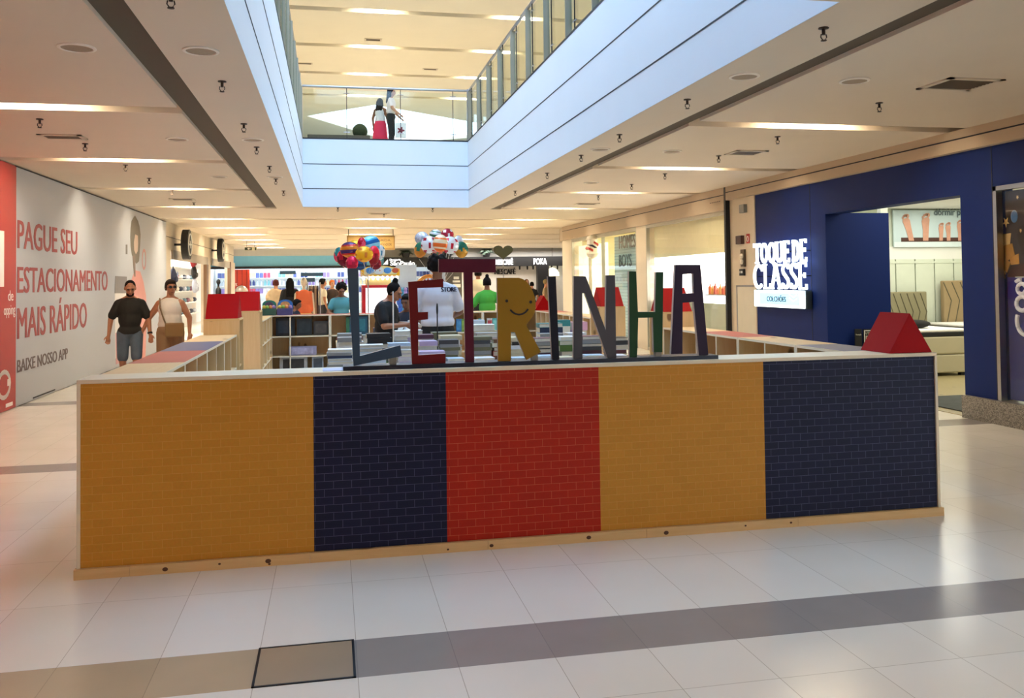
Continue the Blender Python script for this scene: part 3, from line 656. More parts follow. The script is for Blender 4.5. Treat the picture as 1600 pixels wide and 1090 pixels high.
flat('card_lower_print', [HP(x, y) for x, y in ((179, 458), (199, 458), (199, 545), (180, 560))], mat('print_card_white', '#e6e4e2', .6))
flat('leg_print', [HP(x, y) for x, y in ((180, 520), (190, 520), (190, 566), (181, 569))], mat('print_pink2', '#cf9aa0', .6), .004)
b = MB(); b.box(X1, 13.95, .03, X1 + .003, 15.0, .05); ob('bottom_seam', b, M_joint, t)

# ================================================================ CEILING FITTINGS
M_spr = mat('sprinkler_bronze', '#3a2c22', .4, .7)
def place_on_ceiling(px, py, drop=0): return U(px, py, Z=H - drop)
sp = T('sprinkler', '', 'sprinkler', (0, 0, 0), 'ceiling sprinklers')
b = MB(); b.lathe([(.035, 0), (.035, -.008), (.012, -.012), (.012, -.05)], seg=10); ob('stem', b, M_spr, sp, False)
b = MB(); b.tube([(-.018, 0, -.045), (-.022, 0, -.065), (-.008, 0, -.085)], .004, 6); b.tube([(.018, 0, -.045), (.022, 0, -.065), (.008, 0, -.085)], .004, 6); ob('frame_arm', b, M_spr, sp, False)
b = MB(); b.lathe([(.004, -.082), (.020, -.086), (.020, -.091), (.004, -.094)], seg=12); ob('deflector', b, M_spr, sp, False)
SPL = [(267, 5, 'above the left slot, nearest the top edge'), (347, 138, 'right of the left slot, second from the front'), (381, 202, 'right of the left slot, third from the front'), (401, 237, 'right of the left slot, fourth from the front'), (421, 266, 'right of the left slot, fifth from the front'), (431, 285, 'right of the left slot, sixth from the front'), (443, 303, 'right of the left slot, furthest back'),
       (62, 195, 'in the left bay just before the near vent'), (133, 232, 'in the left bay just past the near vent'), (196, 264, 'in the left bay past the second light groove'), (233, 284, 'in the left bay before the third light groove'), (269, 302, 'in the left bay past the third light groove'), (303, 321, 'in the left bay at the fourth light groove'),
       (1287, 57, 'beside the atrium edge on the right, nearest the viewer'), (1074, 165, 'beside the atrium edge on the right, second from the front'), (968, 218, 'beside the atrium edge on the right, third from the front'), (908, 249, 'beside the atrium edge on the right, fourth from the front'), (855, 276, 'beside the atrium edge on the right, fifth from the front'), (805, 303, 'beside the atrium edge on the right, furthest back'),
       (1374, 170, 'in the right bay before the first light groove'), (1215, 221, 'in the right bay past the first light groove'), (1123, 250, 'in the right bay before the second light groove'), (1039, 277, 'in the right bay past the second light groove'), (987, 293, 'in the right bay before the third light groove'), (935, 310, 'in the right bay past the third light groove'),
       (528, 328, 'behind the atrium, left of centre'), (676, 329, 'behind the atrium, right of centre'), (600, 337, 'behind the atrium, in the middle')]
for i, (px, py, lb) in enumerate(SPL):
    q = U(px, py, Z=H - .06); o = sp if i == 0 else dup(sp, (0, 0, 0)); o.location = (q.x, q.y, H); o['label'] = 'small bronze ceiling sprinkler ' + lb
rg = T('ceiling_speaker', '', 'speaker', (0, 0, 0), 'round ceiling speakers')
b = MB(); b.lathe([(.128, 0), (.128, -.008), (.108, -.012), (.104, -.004)], seg=24); ob('rim', b, mat('speaker_rim', '#efe6d8', .5), rg, False, smooth=False)
b = MB(); b.lathe([(.105, -.003), (.105, -.006), (.02, -.007), (.001, -.007)], seg=24); ob('grille', b, mat('speaker_grille', '#a39179', .7, var=.3, scale=200), rg, False)
for i, (px, py, lb) in enumerate(((120, 74, 'in the near left bay'), (314, 79, 'right of the left slot, nearest the viewer'), (277, 217, 'in the left bay before the second light groove'), (395, 218, 'right of the left slot, second from the front'), (430, 276, 'right of the left slot, third from the front'), (342, 276, 'in the left bay before the third light groove'), (1163, 119, 'beside the atrium edge on the right, nearest the viewer'), (1335, 126, 'in the near right bay'), (938, 233, 'beside the atrium edge on the right, second from the front'), (1050, 236, 'in the right bay before the second light groove'), (924, 285, 'in the right bay before the third light groove'))):
    q = U(px, py, Z=H); o = rg if i == 0 else dup(rg, (0, 0, 0)); o.location = (q.x, q.y, H); o['label'] = 'round flush ceiling speaker ' + lb
def vent(px, py, wx, wy, lb, z=H):
    q = U(px, py, Z=z); t = T('ceiling_vent', lb, 'vent', (q.x, q.y, z), 'ceiling vents')
    b = MB(); b.box(-wx / 2, -wy / 2, -.012, wx / 2, -wy / 2 + .05, 0); b.box(-wx / 2, wy / 2 - .05, -.012, wx / 2, wy / 2, 0); b.box(-wx / 2, -wy / 2, -.012, -wx / 2 + .05, wy / 2, 0); b.box(wx / 2 - .05, -wy / 2, -.012, wx / 2, wy / 2, 0)
    ob('frame', b, mat('vent_frame', '#d6c7b0', .5), t, False)
    b = MB(); b.box(-wx / 2 + .03, -wy / 2 + .03, -.004, wx / 2 - .03, wy / 2 - .03, -.001); ob('backing', b, M_black, t, False)
    n = int((wy - .06) / .045)
    b = MB()
    for k in range(n): y = -wy / 2 + .04 + k * .045; b.add([(-wx / 2 + .03, y, -.004), (wx / 2 - .03, y, -.004), (wx / 2 - .03, y + .018, -.011), (-wx / 2 + .03, y + .018, -.011)], [(0, 1, 2, 3)])
    ob('slat', b, mat('vent_slat', '#5b4c3a', .5), t, False)
vent(98, 213, .46, .30, 'dark slatted vent in the near left ceiling bay'); vent(285, 311, .46, .30, 'small slatted vent further back in the left ceiling bay')
vent(1500, 131, .55, .45, 'large slatted vent in the near right ceiling bay'); vent(1166, 238, .46, .4, 'slatted vent in the right ceiling bay past the first groove'); vent(917, 318, .5, .35, 'slatted vent far back in the right ceiling bay'); vent(592, 333.5, .5, .3, 'slatted vent just behind the atrium edge')
vent(583, 62, .5, .3, 'vent on the upper ceiling beside the middle lights', UH); vent(476, 99, .5, .25, 'vent on the upper ceiling near the left railing', UH); vent(672, 108, .5, .25, 'vent on the upper ceiling right of the middle lights', UH)
# surveillance camera at the top of the right fascia
q = U(1070, 299, X=XR - .2); t = T('security_camera', 'small dark dome camera at the top of the right shop fascia', 'camera', (q.x, q.y, q.z))
b = MB(); b.box(q.x - .03, q.y - .03, q.z + .05, q.x + .1, q.y + .03, q.z + .09); b.tube([(q.x, q.y, q.z + .09), (q.x, q.y, H)], .012); ob('bracket', b, M_white, t)
b = MB(); b.lathe([(.001, -.055), (.04, -.04), (.055, 0), (.055, .05), (.03, .055)], tuple(q), 14); ob('dome', b, M_black, t, smooth=True)

# ================================================================ ATRIUM RAILINGS
M_post = mat('post_steel', '#98907f', .4, .35)
def railing(label, p0, p1, first, step, broad=True):
    t = T('railing', label, 'railing', ((p0[0] + p1[0]) / 2, (p0[1] + p1[1]) / 2, UF), 'glass railings round the atrium')
    v = Vector((p1[0] - p0[0], p1[1] - p0[1])); L = v.length; v.normalize(); n = Vector((-v.y, v.x))
    along_y = abs(v.y) > .5; zt = 6.05
    def bx(name, s0, s1, o0, o1, z0, z1, m, mb=None):
        a = Vector(p0) + v * s0 + n * o0; c = Vector(p0) + v * s1 + n * o1
        b = MB(); b.box(a.x, a.y, z0, c.x, c.y, z1); return ob(name, b, m, t)
    b = MB(); b.tube([(p0[0], p0[1], zt), (p1[0], p1[1], zt)], .028, 10); ob('handrail', b, M_metal, t)
    s = first; k = 0; stops = []
    while s < L - .05:
        stops.append(s); s += step
    for s in stops:
        if broad: bx('post', s - .012, s + .012, -.045, .045, UF - .01, zt - .03, M_post)
        bx('rod', s + .30, s + .315, -.008, .008, UF - .01, zt - .02, M_dark)
        b = MB()
        for z in (UF + .14, zt - .14):
            a = Vector(p0) + v * (s + .307)
            b.tube([(a.x - v.x * .07, a.y - v.y * .07, z), (a.x + v.x * .07, a.y + v.y * .07, z)], .011, 6)
        ob('glass_clamp', b, M_metal, t)
    ed = [0] + [s + .307 for s in stops] + [L]
    for a, c in zip(ed, ed[1:]):
        if c - a > .1: bx('glass_pane', a + .012, c - .012, .014, .022, UF + .02, zt - .06, M_railglass)
railing('glass railing with steel posts along the right side of the atrium', (AX1 + .04, AY1), (AX1 + .04, AY0), .1, 1.22)
railing('glass railing with steel posts along the left side of the atrium', (AX0 - .04, AY1), (AX0 - .04, AY0), .1, 1.22)
railing('glass railing across the far end of the atrium', (AX0, AY1 + .04), (AX1, AY1 + .04), .66, 1.2, False)
b = MB(); b.box(AX1 - .01, AY1 - .01, UF, AX1 + .09, AY1 + .09, 6.08); tag(ob('corner_post', b, M_metal), 'square steel corner post of the atrium railing at the far right', 'post')
# ================================================================ PEOPLE
def remesh(mb, vox, name, smooth=4):
    """fuse overlapping limbs into one continuous skin"""
    me = mb.mesh(name); o = bpy.data.objects.new(name, me); COL.objects.link(o)
    r = o.modifiers.new('r', 'REMESH'); r.mode = 'VOXEL'; r.voxel_size = vox
    s = o.modifiers.new('s', 'SMOOTH'); s.factor = .5; s.iterations = smooth
    dg = bpy.context.evaluated_depsgraph_get(); m2 = bpy.data.meshes.new_from_object(o.evaluated_get(dg)); m2.name = name
    bpy.data.objects.remove(o); bpy.data.meshes.remove(me)
    m2.polygons.foreach_set('use_smooth', [True] * len(m2.polygons)); return m2
SKIN = {'tan': '#a56f4f', 'fair': '#c08a6c', 'brown': '#7d4f35', 'dark': '#5a3826'}
def V(*a): return Vector(a)
BASE = dict(pel=V(0, .01, .95), wai=V(0, 0, 1.10), che=V(0, 0, 1.28), nek=V(0, .01, 1.45), hed=V(0, -.015, 1.60),
            sL=V(.160, .01, 1.358), eL=V(.235, .03, 1.12), wL=V(.25, -.04, .88), hL=V(.09, .01, .92), kL=V(.10, -.01, .50), aL=V(.10, .03, .085),
            sR=V(-.160, .01, 1.358), eR=V(-.235, .03, 1.12), wR=V(-.25, -.04, .88), hR=V(-.09, .01, .92), kR=V(-.10, -.01, .50), aR=V(-.10, .03, .085))
def person(label, loc, rz, height=1.70, skin='tan', pose={}, head=(0, 0), top=None, bottom=None, hair=None, girth=1.0, vox=.012, shoe='#2a2624', extra=None, grp=None, hands=None):
    """one continuous body facing -Y; clothes, hair, shoes and facial features are its children.
    head = (nod, turn) in degrees; top/bottom/hair = dicts; hands = direction of the fingers per side"""
    J = {k: v.copy() for k, v in BASE.items()}
    for k, v in pose.items(): J[k] = Vector(v)
    t = T('person', label, 'person', loc, grp, rz); S = height / 1.72; t.scale = (S, S, S)
    ms = mat('skin_' + skin, SKIN[skin], .5, var=.05, scale=20)
    g = girth
    nod, turn = math.radians(head[0]), math.radians(head[1])
    piv = J['nek'] + V(0, 0, .04); RH = Matrix.Rotation(turn, 3, 'Z') @ Matrix.Rotation(nod, 3, 'X')
    def hp(x, y, z): return piv + RH @ (J['hed'] + V(x, y, z) - piv)
    b = MB()
    b.ell(J['pel'], (.155 * g, .11 * g, .12)); b.ell(J['wai'], (.135 * g, .10 * g, .15)); b.ell(J['che'], (.16 * g, .11 * g, .17))
    [b.caps(J['nek'] + V(0, 0, .0), J['s' + k], .050, .050) for k in 'LR']; b.caps(J['nek'] - V(0, 0, .06), hp(0, .02, -.06), .06, .052)
    b.ell(hp(0, .012, .02), (.074, .092, .098), M=RH); b.ell(hp(0, -.02, -.045), (.056, .066, .062), M=RH); b.ell(hp(0, -.045, -.088), (.030, .026, .022), M=RH)
    b.caps(hp(0, -.085, .012), hp(0, -.106, -.026), .010, .015, 8); b.ell(hp(0, -.083, -.062), (.022, .012, .012), M=RH); b.ell(hp(0, -.078, .034), (.055, .014, .012), M=RH)
    for s in (1, -1): b.ell(hp(s * .076, .012, -.006), (.010, .020, .032), M=RH)
    for k, s in (('L', 1), ('R', -1)):
        b.caps(J['s' + k], J['e' + k], .054 * g ** .7, .041, fl=1); b.caps(J['e' + k], J['w' + k], .041, .026)
        d = (Vector(hands[k]) if hands and k in hands else (J['w' + k] - J['e' + k])).normalized()
        side = d.cross(V(0, 1, 0)); side = side.normalized() if side.length > .2 else V(0, 0, 1)
        nrm = side.cross(d).normalized()      # palm faces along -nrm roughly; fingers curl that way
        w = J['w' + k]; m = w + d * .085
        if True:
            sx = side * 1.0
            b.caps(w + d * .01, m, .024, .028, fl=.75)
            for q, (off, ln) in enumerate(((-.027, .058), (-.009, .072), (.009, .076), (.027, .066))):
                a0 = m - d * .012 + sx * off; a1 = a0 + d * ln * .6 + sx * off * .15; a2 = a1 + (d * .75 - nrm * .65).normalized() * ln * .55
                b.caps(a0, a1, .0098, .0088, 8); b.caps(a1, a2, .0088, .0072, 8)
            th = w + d * .03 + sx * (.026 if s > 0 else -.026); b.caps(th, th + d * .035 + sx * (.024 if s > 0 else -.024) - nrm * .02, .0115, .010, 8); 
            t1 = th + d * .035 + sx * (.024 if s > 0 else -.024) - nrm * .02; b.caps(t1, t1 + d * .03 - nrm * .008, .010, .008, 8)
        b.caps(J['h' + k], J['k' + k], .082 * g ** .6, .055); b.caps(J['k' + k], J['a' + k], .052, .035)
        calf = J['k' + k].lerp(J['a' + k], .3) + V(0, .018, 0); b.ell(calf, (.048, .050, .12))
        b.caps(J['a' + k] + V(0, .02, -.04), J['a' + k] + V(0, -.15, -.055), .036, .028)
    ob('body', remesh(b, vox, 'body', 3), ms, t, False)
    # face
    if skin:
        me = mat('eye_dark', '#1b120e', .3, var=0); b = MB()
        for s in (1, -1):
            b = MB(); b.ell(hp(s * .031, -.079, .012), (.013, .008, .007), 8, 6, M=RH); ob('eye', b, me, t, False, True)
            b = MB(); b.ell(hp(s * .031, -.089, .032), (.020, .006, .005), 8, 6, M=RH); ob('eyebrow', b, mat('brow_dark', '#2a1c14', .7), t, False, True)
        b = MB(); b.ell(hp(0, -.093, -.062), (.023, .006, .006), 8, 6, M=RH); ob('mouth', b, mat('lip', '#8a4a40', .5), t, False, True)
    for k in 'LR':
        b = MB(); a = J['a' + k]; b.caps(a + V(0, .035, -.042), a + V(0, -.165, -.05), .046, .038, fl=.8); b.M = None
        o = ob('shoe', remesh(b, .014, 'shoe', 2), mat('shoe_' + shoe, shoe, .6), t, False)
    if top:
        b = MB(); e = top.get('ease', .016); hem = top.get('hem', .93); gg = g
        b.ell(J['che'], (.155 * gg + e * .8, .11 * gg + e, .18)); b.ell(J['wai'] + V(0, 0, .02), (.138 * gg + e * 1.3, .10 * gg + e * 1.3, .18))
        lowc = V(J['pel'].x, J['pel'].y, max(hem + .09, J['pel'].z - .02)); b.ell(lowc, (.158 * gg + e, .112 * gg + e, max(.1, lowc.z - hem + .005)))
        if not top.get('tank'):
            [b.caps(J['nek'] + V(0, .005, -.02), J['s' + k], .052 + e * .3, .050 + e * .4) for k in 'LR']
            fr = top.get('sleeve', .55)
            for k in 'LR':
                if fr <= 1: b.caps(J['s' + k], J['s' + k].lerp(J['e' + k], fr), .054 * g ** .5 + e * .5, .050 * g ** .5 + e * .8)
                else: b.caps(J['s' + k], J['e' + k], .066 + e * .5, .052 + e * .5); b.caps(J['e' + k], J['e' + k].lerp(J['w' + k], fr - 1), .05 + e * .5, .036 + e * .5)
        else:
            for k in 'LR': b.caps(J['che'] + V(.06 if k == 'L' else -.06, 0, .10), J['s' + k] * .72 + V(0, 0, 1.395 * .28 + .03), .05, .042)
        o = ob(top.get('name', 'shirt'), remesh(b, max(vox, .012), 'shirt', 9), mat('cloth_' + top['col'], top['col'], .85, var=.07, scale=14, bump=.15), t, False)
    if bottom:
        b = MB(); e = bottom.get('ease', .014)
        if bottom['kind'] == 'skirt':
            z1 = bottom['hem']; pz = J['pel']
            prof = [(.15 * g + e, 1.02), (.175 * g + e, .93), (.20 * g, .80), (.22 * g, (z1 + .8) / 2), (.235 * g, z1)]
            vs = []; seg = 22
            for i, (r, z) in enumerate(prof):
                for q in range(seg): a = 2 * PI * q / seg; f = 1 + (.05 * math.sin(a * 7) * i / 4); vs.append((pz.x + r * math.cos(a) * f, pz.y + r * .8 * math.sin(a) * f, z))
            fs = [(i * seg + q, i * seg + (q + 1) % seg, (i + 1) * seg + (q + 1) % seg, (i + 1) * seg + q) for i in range(4) for q in range(seg)] + [tuple(range(seg)), tuple(range(4 * seg, 5 * seg))]
            b.add(vs, fs); m2 = b.mesh('skirt', True)
        else:
            b.ell(J['pel'] + V(0, 0, .0), (.157 * g + e, .113 * g + e, .125)); fr = 1.0 if bottom['kind'] == 'shorts' else 2
            for k in 'LR':
                hip = J['h' + k]; b.caps(hip, hip.lerp(J['k' + k], .86 if fr == 1 else 1), .084 * g ** .6 + e, .066 + e)
                if fr == 2: b.caps(J['k' + k], J['k' + k].lerp(J['a' + k], .93), .062 + e * .6, .050 + e * .6)
            m2 = remesh(b, max(vox, .012), 'trousers', 4)
        ob(bottom.get('name', 'trousers'), m2, mat('cloth_' + bottom['col'], bottom['col'], .85, var=bottom.get('var', .08), scale=9, bump=.15), t, False)
    if hair:
        b = MB(); k = hair['kind']; mh = mat('hair_' + hair['col'], hair['col'], .8, var=.25, scale=60, spec=.15)
        if k == 'crop': b.ell(hp(0, .022, .034), (.078, .090, .090), M=RH)
        elif k == 'short': b.ell(hp(0, .030, .036), (.086, .096, .096), M=RH); b.ell(hp(0, -.03, .088), (.066, .05, .034), M=RH); [b.ell(hp(s * .070, .025, .01), (.018, .045, .06), M=RH) for s in (1, -1)]
        elif k == 'curly':
            for i in range(26):
                a = i * 2.4; z = -.01 + .12 * (i / 25); r = .085 * math.sqrt(max(.05, 1 - ((z - .02) / .115) ** 2)); b.ell(hp(r * math.cos(a), .03 + abs(r * math.sin(a)) * (1 if math.sin(a) > -.2 else -.6), z + .02), (.034, .034, .034), 8, 6)
            b.ell(hp(0, .03, .04), (.09, .1, .1), M=RH)
        elif k == 'bun':
            b.ell(hp(0, .028, .034), (.085, .094, .095), M=RH); b.ell(hp(0, .055, .145) if hair.get('high', 1) else hp(0, .13, .05), (.04, .04, .042), 10, 8); [b.ell(hp(s * .070, .03, 0), (.016, .05, .055), M=RH) for s in (1, -1)]
        elif k == 'long':
            b.ell(hp(0, .028, .034), (.088, .097, .097), M=RH); ln = hair.get('len', .30)
            for s in (-1, 0, 1): b.caps(hp(s * .05, .06, 0), hp(s * .065, .085, -.05) - V(0, -.02, ln), .055, .045)
            [b.caps(hp(s * .078, .02, .02), hp(s * .085, .03, -.12), .025, .028) for s in (1, -1)]
        hm = remesh(b, .011, 'hair', 2)
        if hair.get('beard'):
            bb = MB(); bb.ell(hp(0, -.035, -.072), (.058, .056, .045), M=RH); ob('beard', remesh(bb, .011, 'beard', 2), mh, t, False)
        ob('hair', hm, mh, t, False)
    if extra: extra(t, J, hp, RH)
    return t
def grip(J, *a): pass

# couple walking hand in hand down the left aisle
def ex_man(t, J, hp, RH):
    b = MB(); w = J['wL'].lerp(J['eL'], .06); b.tube([w - (J['wL'] - J['eL']).normalized() * .012, w + (J['wL'] - J['eL']).normalized() * .012], .036, 12); ob('watch', b, M_black, t, False)
def ex_woman(t, J, hp, RH):
    b = MB()
    for s in (1, -1): b.ell(hp(s * .033, -.094, .014), (.026, .007, .020), 10, 6, M=RH)
    b.tube([hp(-.012, -.1, .018), hp(.012, -.1, .018)], .004, 6); b.tube([hp(.058, -.09, .016), hp(.078, .01, .01)], .004, 6); b.tube([hp(-.058, -.09, .016), hp(-.078, .01, .01)], .004, 6)
    ob('glasses', b, mat('dark_lens', '#141010', .2), t, False, True)
    b = MB(); b.box(-.03, -.20, .86, .25, -.145, 1.07); o = ob('shoulder_bag', b, mat('bag_tan', '#7d6034', .55), t, False, bevel=.02)
    b = MB(); b.tube([(-.125, -.10, 1.44), (-.10, -.175, 1.30), (-.05, -.185, 1.15), (-.02, -.17, 1.06)], .012, 6); ob('bag_strap', b, mat('bag_strap', '#6d5a3a', .6), t, False)
q = U(203, 437, Y=14.3)
person('man in a dark tee and denim shorts walking with lowered head, holding hands', (q.x, 14.3, 0), math.radians(6), 1.755, 'tan',
       pose=dict(eL=(.255, .0, 1.12), wL=(.285, -.06, .90), eR=(-.265, .03, 1.13), wR=(-.285, -.03, .90), kL=(.10, -.09, .51), aL=(.10, -.02, .085), kR=(-.10, -.0, .50), aR=(-.10, .16, .12)),
       head=(24, 8), top=dict(col='#1d1a12', hem=.86, sleeve=.78, ease=.022), bottom=dict(kind='shorts', col='#4d5a66', name='denim_shorts', var=.25), hair=dict(kind='crop', col='#201510', beard=1), girth=1.0, vox=.0085, extra=ex_man)
q2 = U(266, 437, Y=14.3)
person('woman with short hair and glasses in a white tank top, carrying a tan bag', (q2.x, 14.3, 0), math.radians(-6), 1.74, 'tan',
       pose=dict(eR=(-.30, .0, 1.16), wR=(-.395, -.04, .95), eL=(.275, .03, 1.14), wL=(.30, -.06, .92), kR=(-.09, -.06, .50)),
       head=(4, 30), top=dict(col='#d9d2c4', hem=.95, tank=1, name='tank_top'), bottom=dict(kind='trousers', col='#8a6a48', ease=.03), hair=dict(kind='short', col='#2c211a'), girth=1.12, vox=.0085, extra=ex_woman)
# visitors inside the stall
def book_in_hand(t, c, sx, sy, col, tilt, name='open_book', rz=0):
    b = MB(); R = Matrix.Rotation(math.radians(rz), 4, 'Z') @ Matrix.Rotation(math.radians(tilt), 4, 'X'); b.M = Matrix.Translation(Vector(c)) @ R
    b.box(-sx, -sy, -.004, 0, sy, .004, 0); b.box(0, -sy, -.004, sx, sy, .004, 0); b.box(-sx + .005, -sy + .005, .004, -.004, sy - .005, .010, 1); b.box(.004, -sy + .005, .004, sx - .005, sy - .005, .010, 1)
    return ob(name, b, [mat('book_cover_' + col, col, .5), mat('book_page', '#ddd9cc', .7)], t, False)
def tagged_book(label, c, sx, sy, col, tilt, rz):
    o = book_in_hand(None, c, sx, sy, col, tilt, 'open_book', rz); return tag(o, label, 'book')
q = U(611, 470, Y=11.3)
person('woman with a dark bun in a black tee looking down at a book', (q.x - .06, 11.3, 0), math.radians(66), 1.70, 'tan',
       pose=dict(nek=(0, -.025, 1.44), hed=(0, -.075, 1.575), eL=(.24, -.06, 1.12), wL=(.13, -.27, 1.13), eR=(-.24, -.06, 1.12), wR=(-.10, -.28, 1.13)), hands=dict(L=(-.5, -.85, .05), R=(.4, -.9, .05)),
       head=(26, 0), top=dict(col='#0e0d10', hem=.90, sleeve=.70, ease=.02), bottom=dict(kind='trousers', col='#15151b'), hair=dict(kind='bun', col='#120d0c', high=1), girth=1.25, vox=.0095)
tagged_book('pale open book held by the woman in black', (q.x + .30, 11.13, 1.13), .11, .085, '#b9c3cc', 30, 66)
q = U(633, 490, Y=11.9)
person('child in a navy shirt reading beside the woman in black', (q.x + .03, 11.9, 0), math.radians(-25), 1.50, 'brown',
       pose=dict(eL=(.25, -.06, 1.14), wL=(.12, -.27, 1.18), eR=(-.25, -.06, 1.14), wR=(-.12, -.27, 1.18)), hands=dict(L=(-.4, -.9, .1), R=(.4, -.9, .1)),
       head=(16, 0), top=dict(col='#1c2233', hem=.92), bottom=dict(kind='trousers', col='#20242e'), hair=dict(kind='short', col='#120e0d'), vox=.011)
tagged_book('open blue and white book held by the child in navy', (q.x - .02, 11.58, 1.06), .13, .10, '#3a6fb4', 48, -25)
def ex_tee(t, J, hp, RH):
    sh = [c for c in t.children if c.name.startswith('shirt')][0]
    o = text('STORE', (-.03, .30, 1.345), '+Y', .17, .05, mat('print_navy', '#161b3a', .6), t, .001, .004, 'shirt_print'); o.location = (0, 0, 0)
    m = o.modifiers.new('wrap', 'SHRINKWRAP'); m.target = sh; m.wrap_method = 'PROJECT'; m.use_project_x = False; m.use_project_y = True; m.use_project_z = False; m.use_negative_direction = True; m.use_positive_direction = False; m.offset = .004
q = U(684, 447, Y=10.7)
person('tall man in a white tee seen from behind, dark hair', (q.x, 10.75, 0), math.radians(180), 1.96, 'brown',
       pose=dict(eL=(.25, -.04, 1.13), wL=(.17, -.25, 1.05), eR=(-.25, -.04, 1.13), wR=(-.17, -.25, 1.05)),
       head=(8, -10), top=dict(col='#c9ccda', hem=.93, sleeve=.75, ease=.024), bottom=dict(kind='trousers', col='#0f1014'), hair=dict(kind='curly', col='#140f0d'), vox=.011, girth=1.05, extra=ex_tee)
q = U(761, 455, Y=17.6)
person('person in a bright green tee with a top knot, seen from behind', (q.x, 17.6, 0), math.radians(176), 1.74, 'brown', head=(0, 0),
       pose=dict(eL=(.30, .02, 1.14), wL=(.34, -.10, .93), eR=(-.30, .02, 1.14), wR=(-.34, -.10, .93)), top=dict(col='#3f9a34', hem=.88, sleeve=.8, ease=.03), bottom=dict(kind='trousers', col='#1c2030'), hair=dict(kind='bun', col='#0f0c0b', high=1), vox=.013)
q = U(533, 470, Y=17.2)
person('curly-haired person in a teal tee looking down behind the far bookcase', (q.x, 17.2, 0), 0, 1.66, 'brown', head=(30, 5), pose=dict(eL=(.25, -.05, 1.12), wL=(.13, -.25, 1.1), eR=(-.25, -.05, 1.12), wR=(-.13, -.25, 1.1)),
       top=dict(col='#4d8f98', hem=.9), bottom=dict(kind='trousers', col='#20222a'), hair=dict(kind='curly', col='#17100c'), vox=.013)
q = U(462, 475, Y=17.4)
person('child with dark hair bending over the far bookcase, dark top', (q.x, 17.4, 0), math.radians(70), 1.36, 'brown', head=(15, 0), top=dict(col='#1a1c2b', hem=.9), bottom=dict(kind='trousers', col='#20222a'), hair=dict(kind='short', col='#0f0c0b'), vox=.014)
# shoppers further back
def far(label, px, py, Y, rz, h, skin, topc, hairk, hairc, bot='#23242c', **k):
    q = U(px, py, Y=Y); return person(label, (q.x, Y, 0), math.radians(rz), h, skin, top=dict(col=topc, hem=.88, **k), bottom=dict(kind='trousers', col=bot), hair=dict(kind=hairk, col=hairc), vox=.018)
far('shopper in a cream shirt with reddish brown hair, seen from behind', 431, 440, 26, 170, 1.78, 'fair', '#e0c9a6', 'short', '#5a2c28', ease=.05)
far('shopper with very long black hair in black, seen from behind', 453, 440, 25.5, 185, 1.82, 'tan', '#111116', 'long', '#0c0b0d', sleeve=1.4)
far('shopper in a pale shirt with a black backpack, in side view', 504, 440, 27, 110, 1.80, 'tan', '#cfc8b2', 'short', '#141110')
far('red-haired shopper in a dark top at the clothes rack', 519, 440, 28, 20, 1.76, 'fair', '#2b1c16', 'short', '#b5622c')
far('shopper in a loose cream shirt behind the person in green', 747, 440, 24, 180, 2.0, 'tan', '#e2d7b8', 'short', '#1a1411', ease=.06)
far('woman with brown hair in dark clothes near the cafe', 823, 440, 33, 10, 1.72, 'fair', '#1d1a1c', 'long', '#6a4630')
far('man in black standing beside the brown-haired woman', 831, 446, 32, 170, 1.62, 'tan', '#131316', 'short', '#0f0d0c')
far('person in beige leaning forward near the black column', 853, 440, 30, 60, 1.70, 'fair', '#9c8a6c', 'short', '#8a7a55')
far('shopper with dark hair at the claw machine', 585, 441, 24, 180, 1.70, 'brown', '#6a3a2a', 'short', '#2a1510')
# upper floor
q = U(594, 155, Y=22.5)
person('girl with dark hair in a white top and bright pink skirt on the upper floor', (q.x, 22.5, UF), math.radians(150), 1.46, 'brown', top=dict(col='#dfe3ec', hem=.95, tank=1, name='white_top'), bottom=dict(kind='skirt', col='#e0345e', hem=.45, name='pink_skirt'), hair=dict(kind='long', col='#170f0d', len=.18), vox=.013)
def ex_bag(t, J, hp, RH):
    b = MB(); b.box(-.10, -.42, .50, .10, -.27, .78, 0); ob('shopping_bag', b, mat('paper_bag_white', '#e6e8ee', .6), t, False)
q = U(611, 145, Y=22.0)
person('woman with dark hair in a white blouse and black trousers on the upper floor', (q.x, 22.0, UF), math.radians(80), 1.63, 'fair', pose=dict(eL=(.23, -.04, 1.13), wL=(.24, -.22, .96), eR=(-.23, -.06, 1.13), wR=(-.22, -.25, .97)),
       top=dict(col='#e3dbe0', hem=1.0, sleeve=.6), bottom=dict(kind='trousers', col='#14161c'), hair=dict(kind='long', col='#1a1320', len=.22), vox=.012, head=(0, 0))
q = U(626, 197, Y=21.85)
bt = T('shopping_bag', 'white paper shopping bag with a dark red flower print carried by the upstairs woman', 'bag', (q.x, 21.85, UF + .36))
b = MB(); b.box(-.13, -.05, 0, .13, .05, .36); ob('bag_body', b, mat('paper_bag_white', '#e6e8ee', .6), bt, False)
b = MB(); b.prism([(.07 * (1 + .35 * math.cos(5 * a)) * math.cos(a), .17 + .07 * (1 + .35 * math.cos(5 * a)) * math.sin(a)) for a in [k * PI / 20 for k in range(40)]], 'Y', -.056, -.05); ob('flower_print', b, mat('print_crimson', '#7a2034', .6), bt, False)
b = MB(); b.tube([(-.06, 0, .36), (-.05, 0, .5), (0, 0, .54), (.05, 0, .5), (.06, 0, .36)], .007, 6); ob('bag_handle', b, M_black, bt, False)
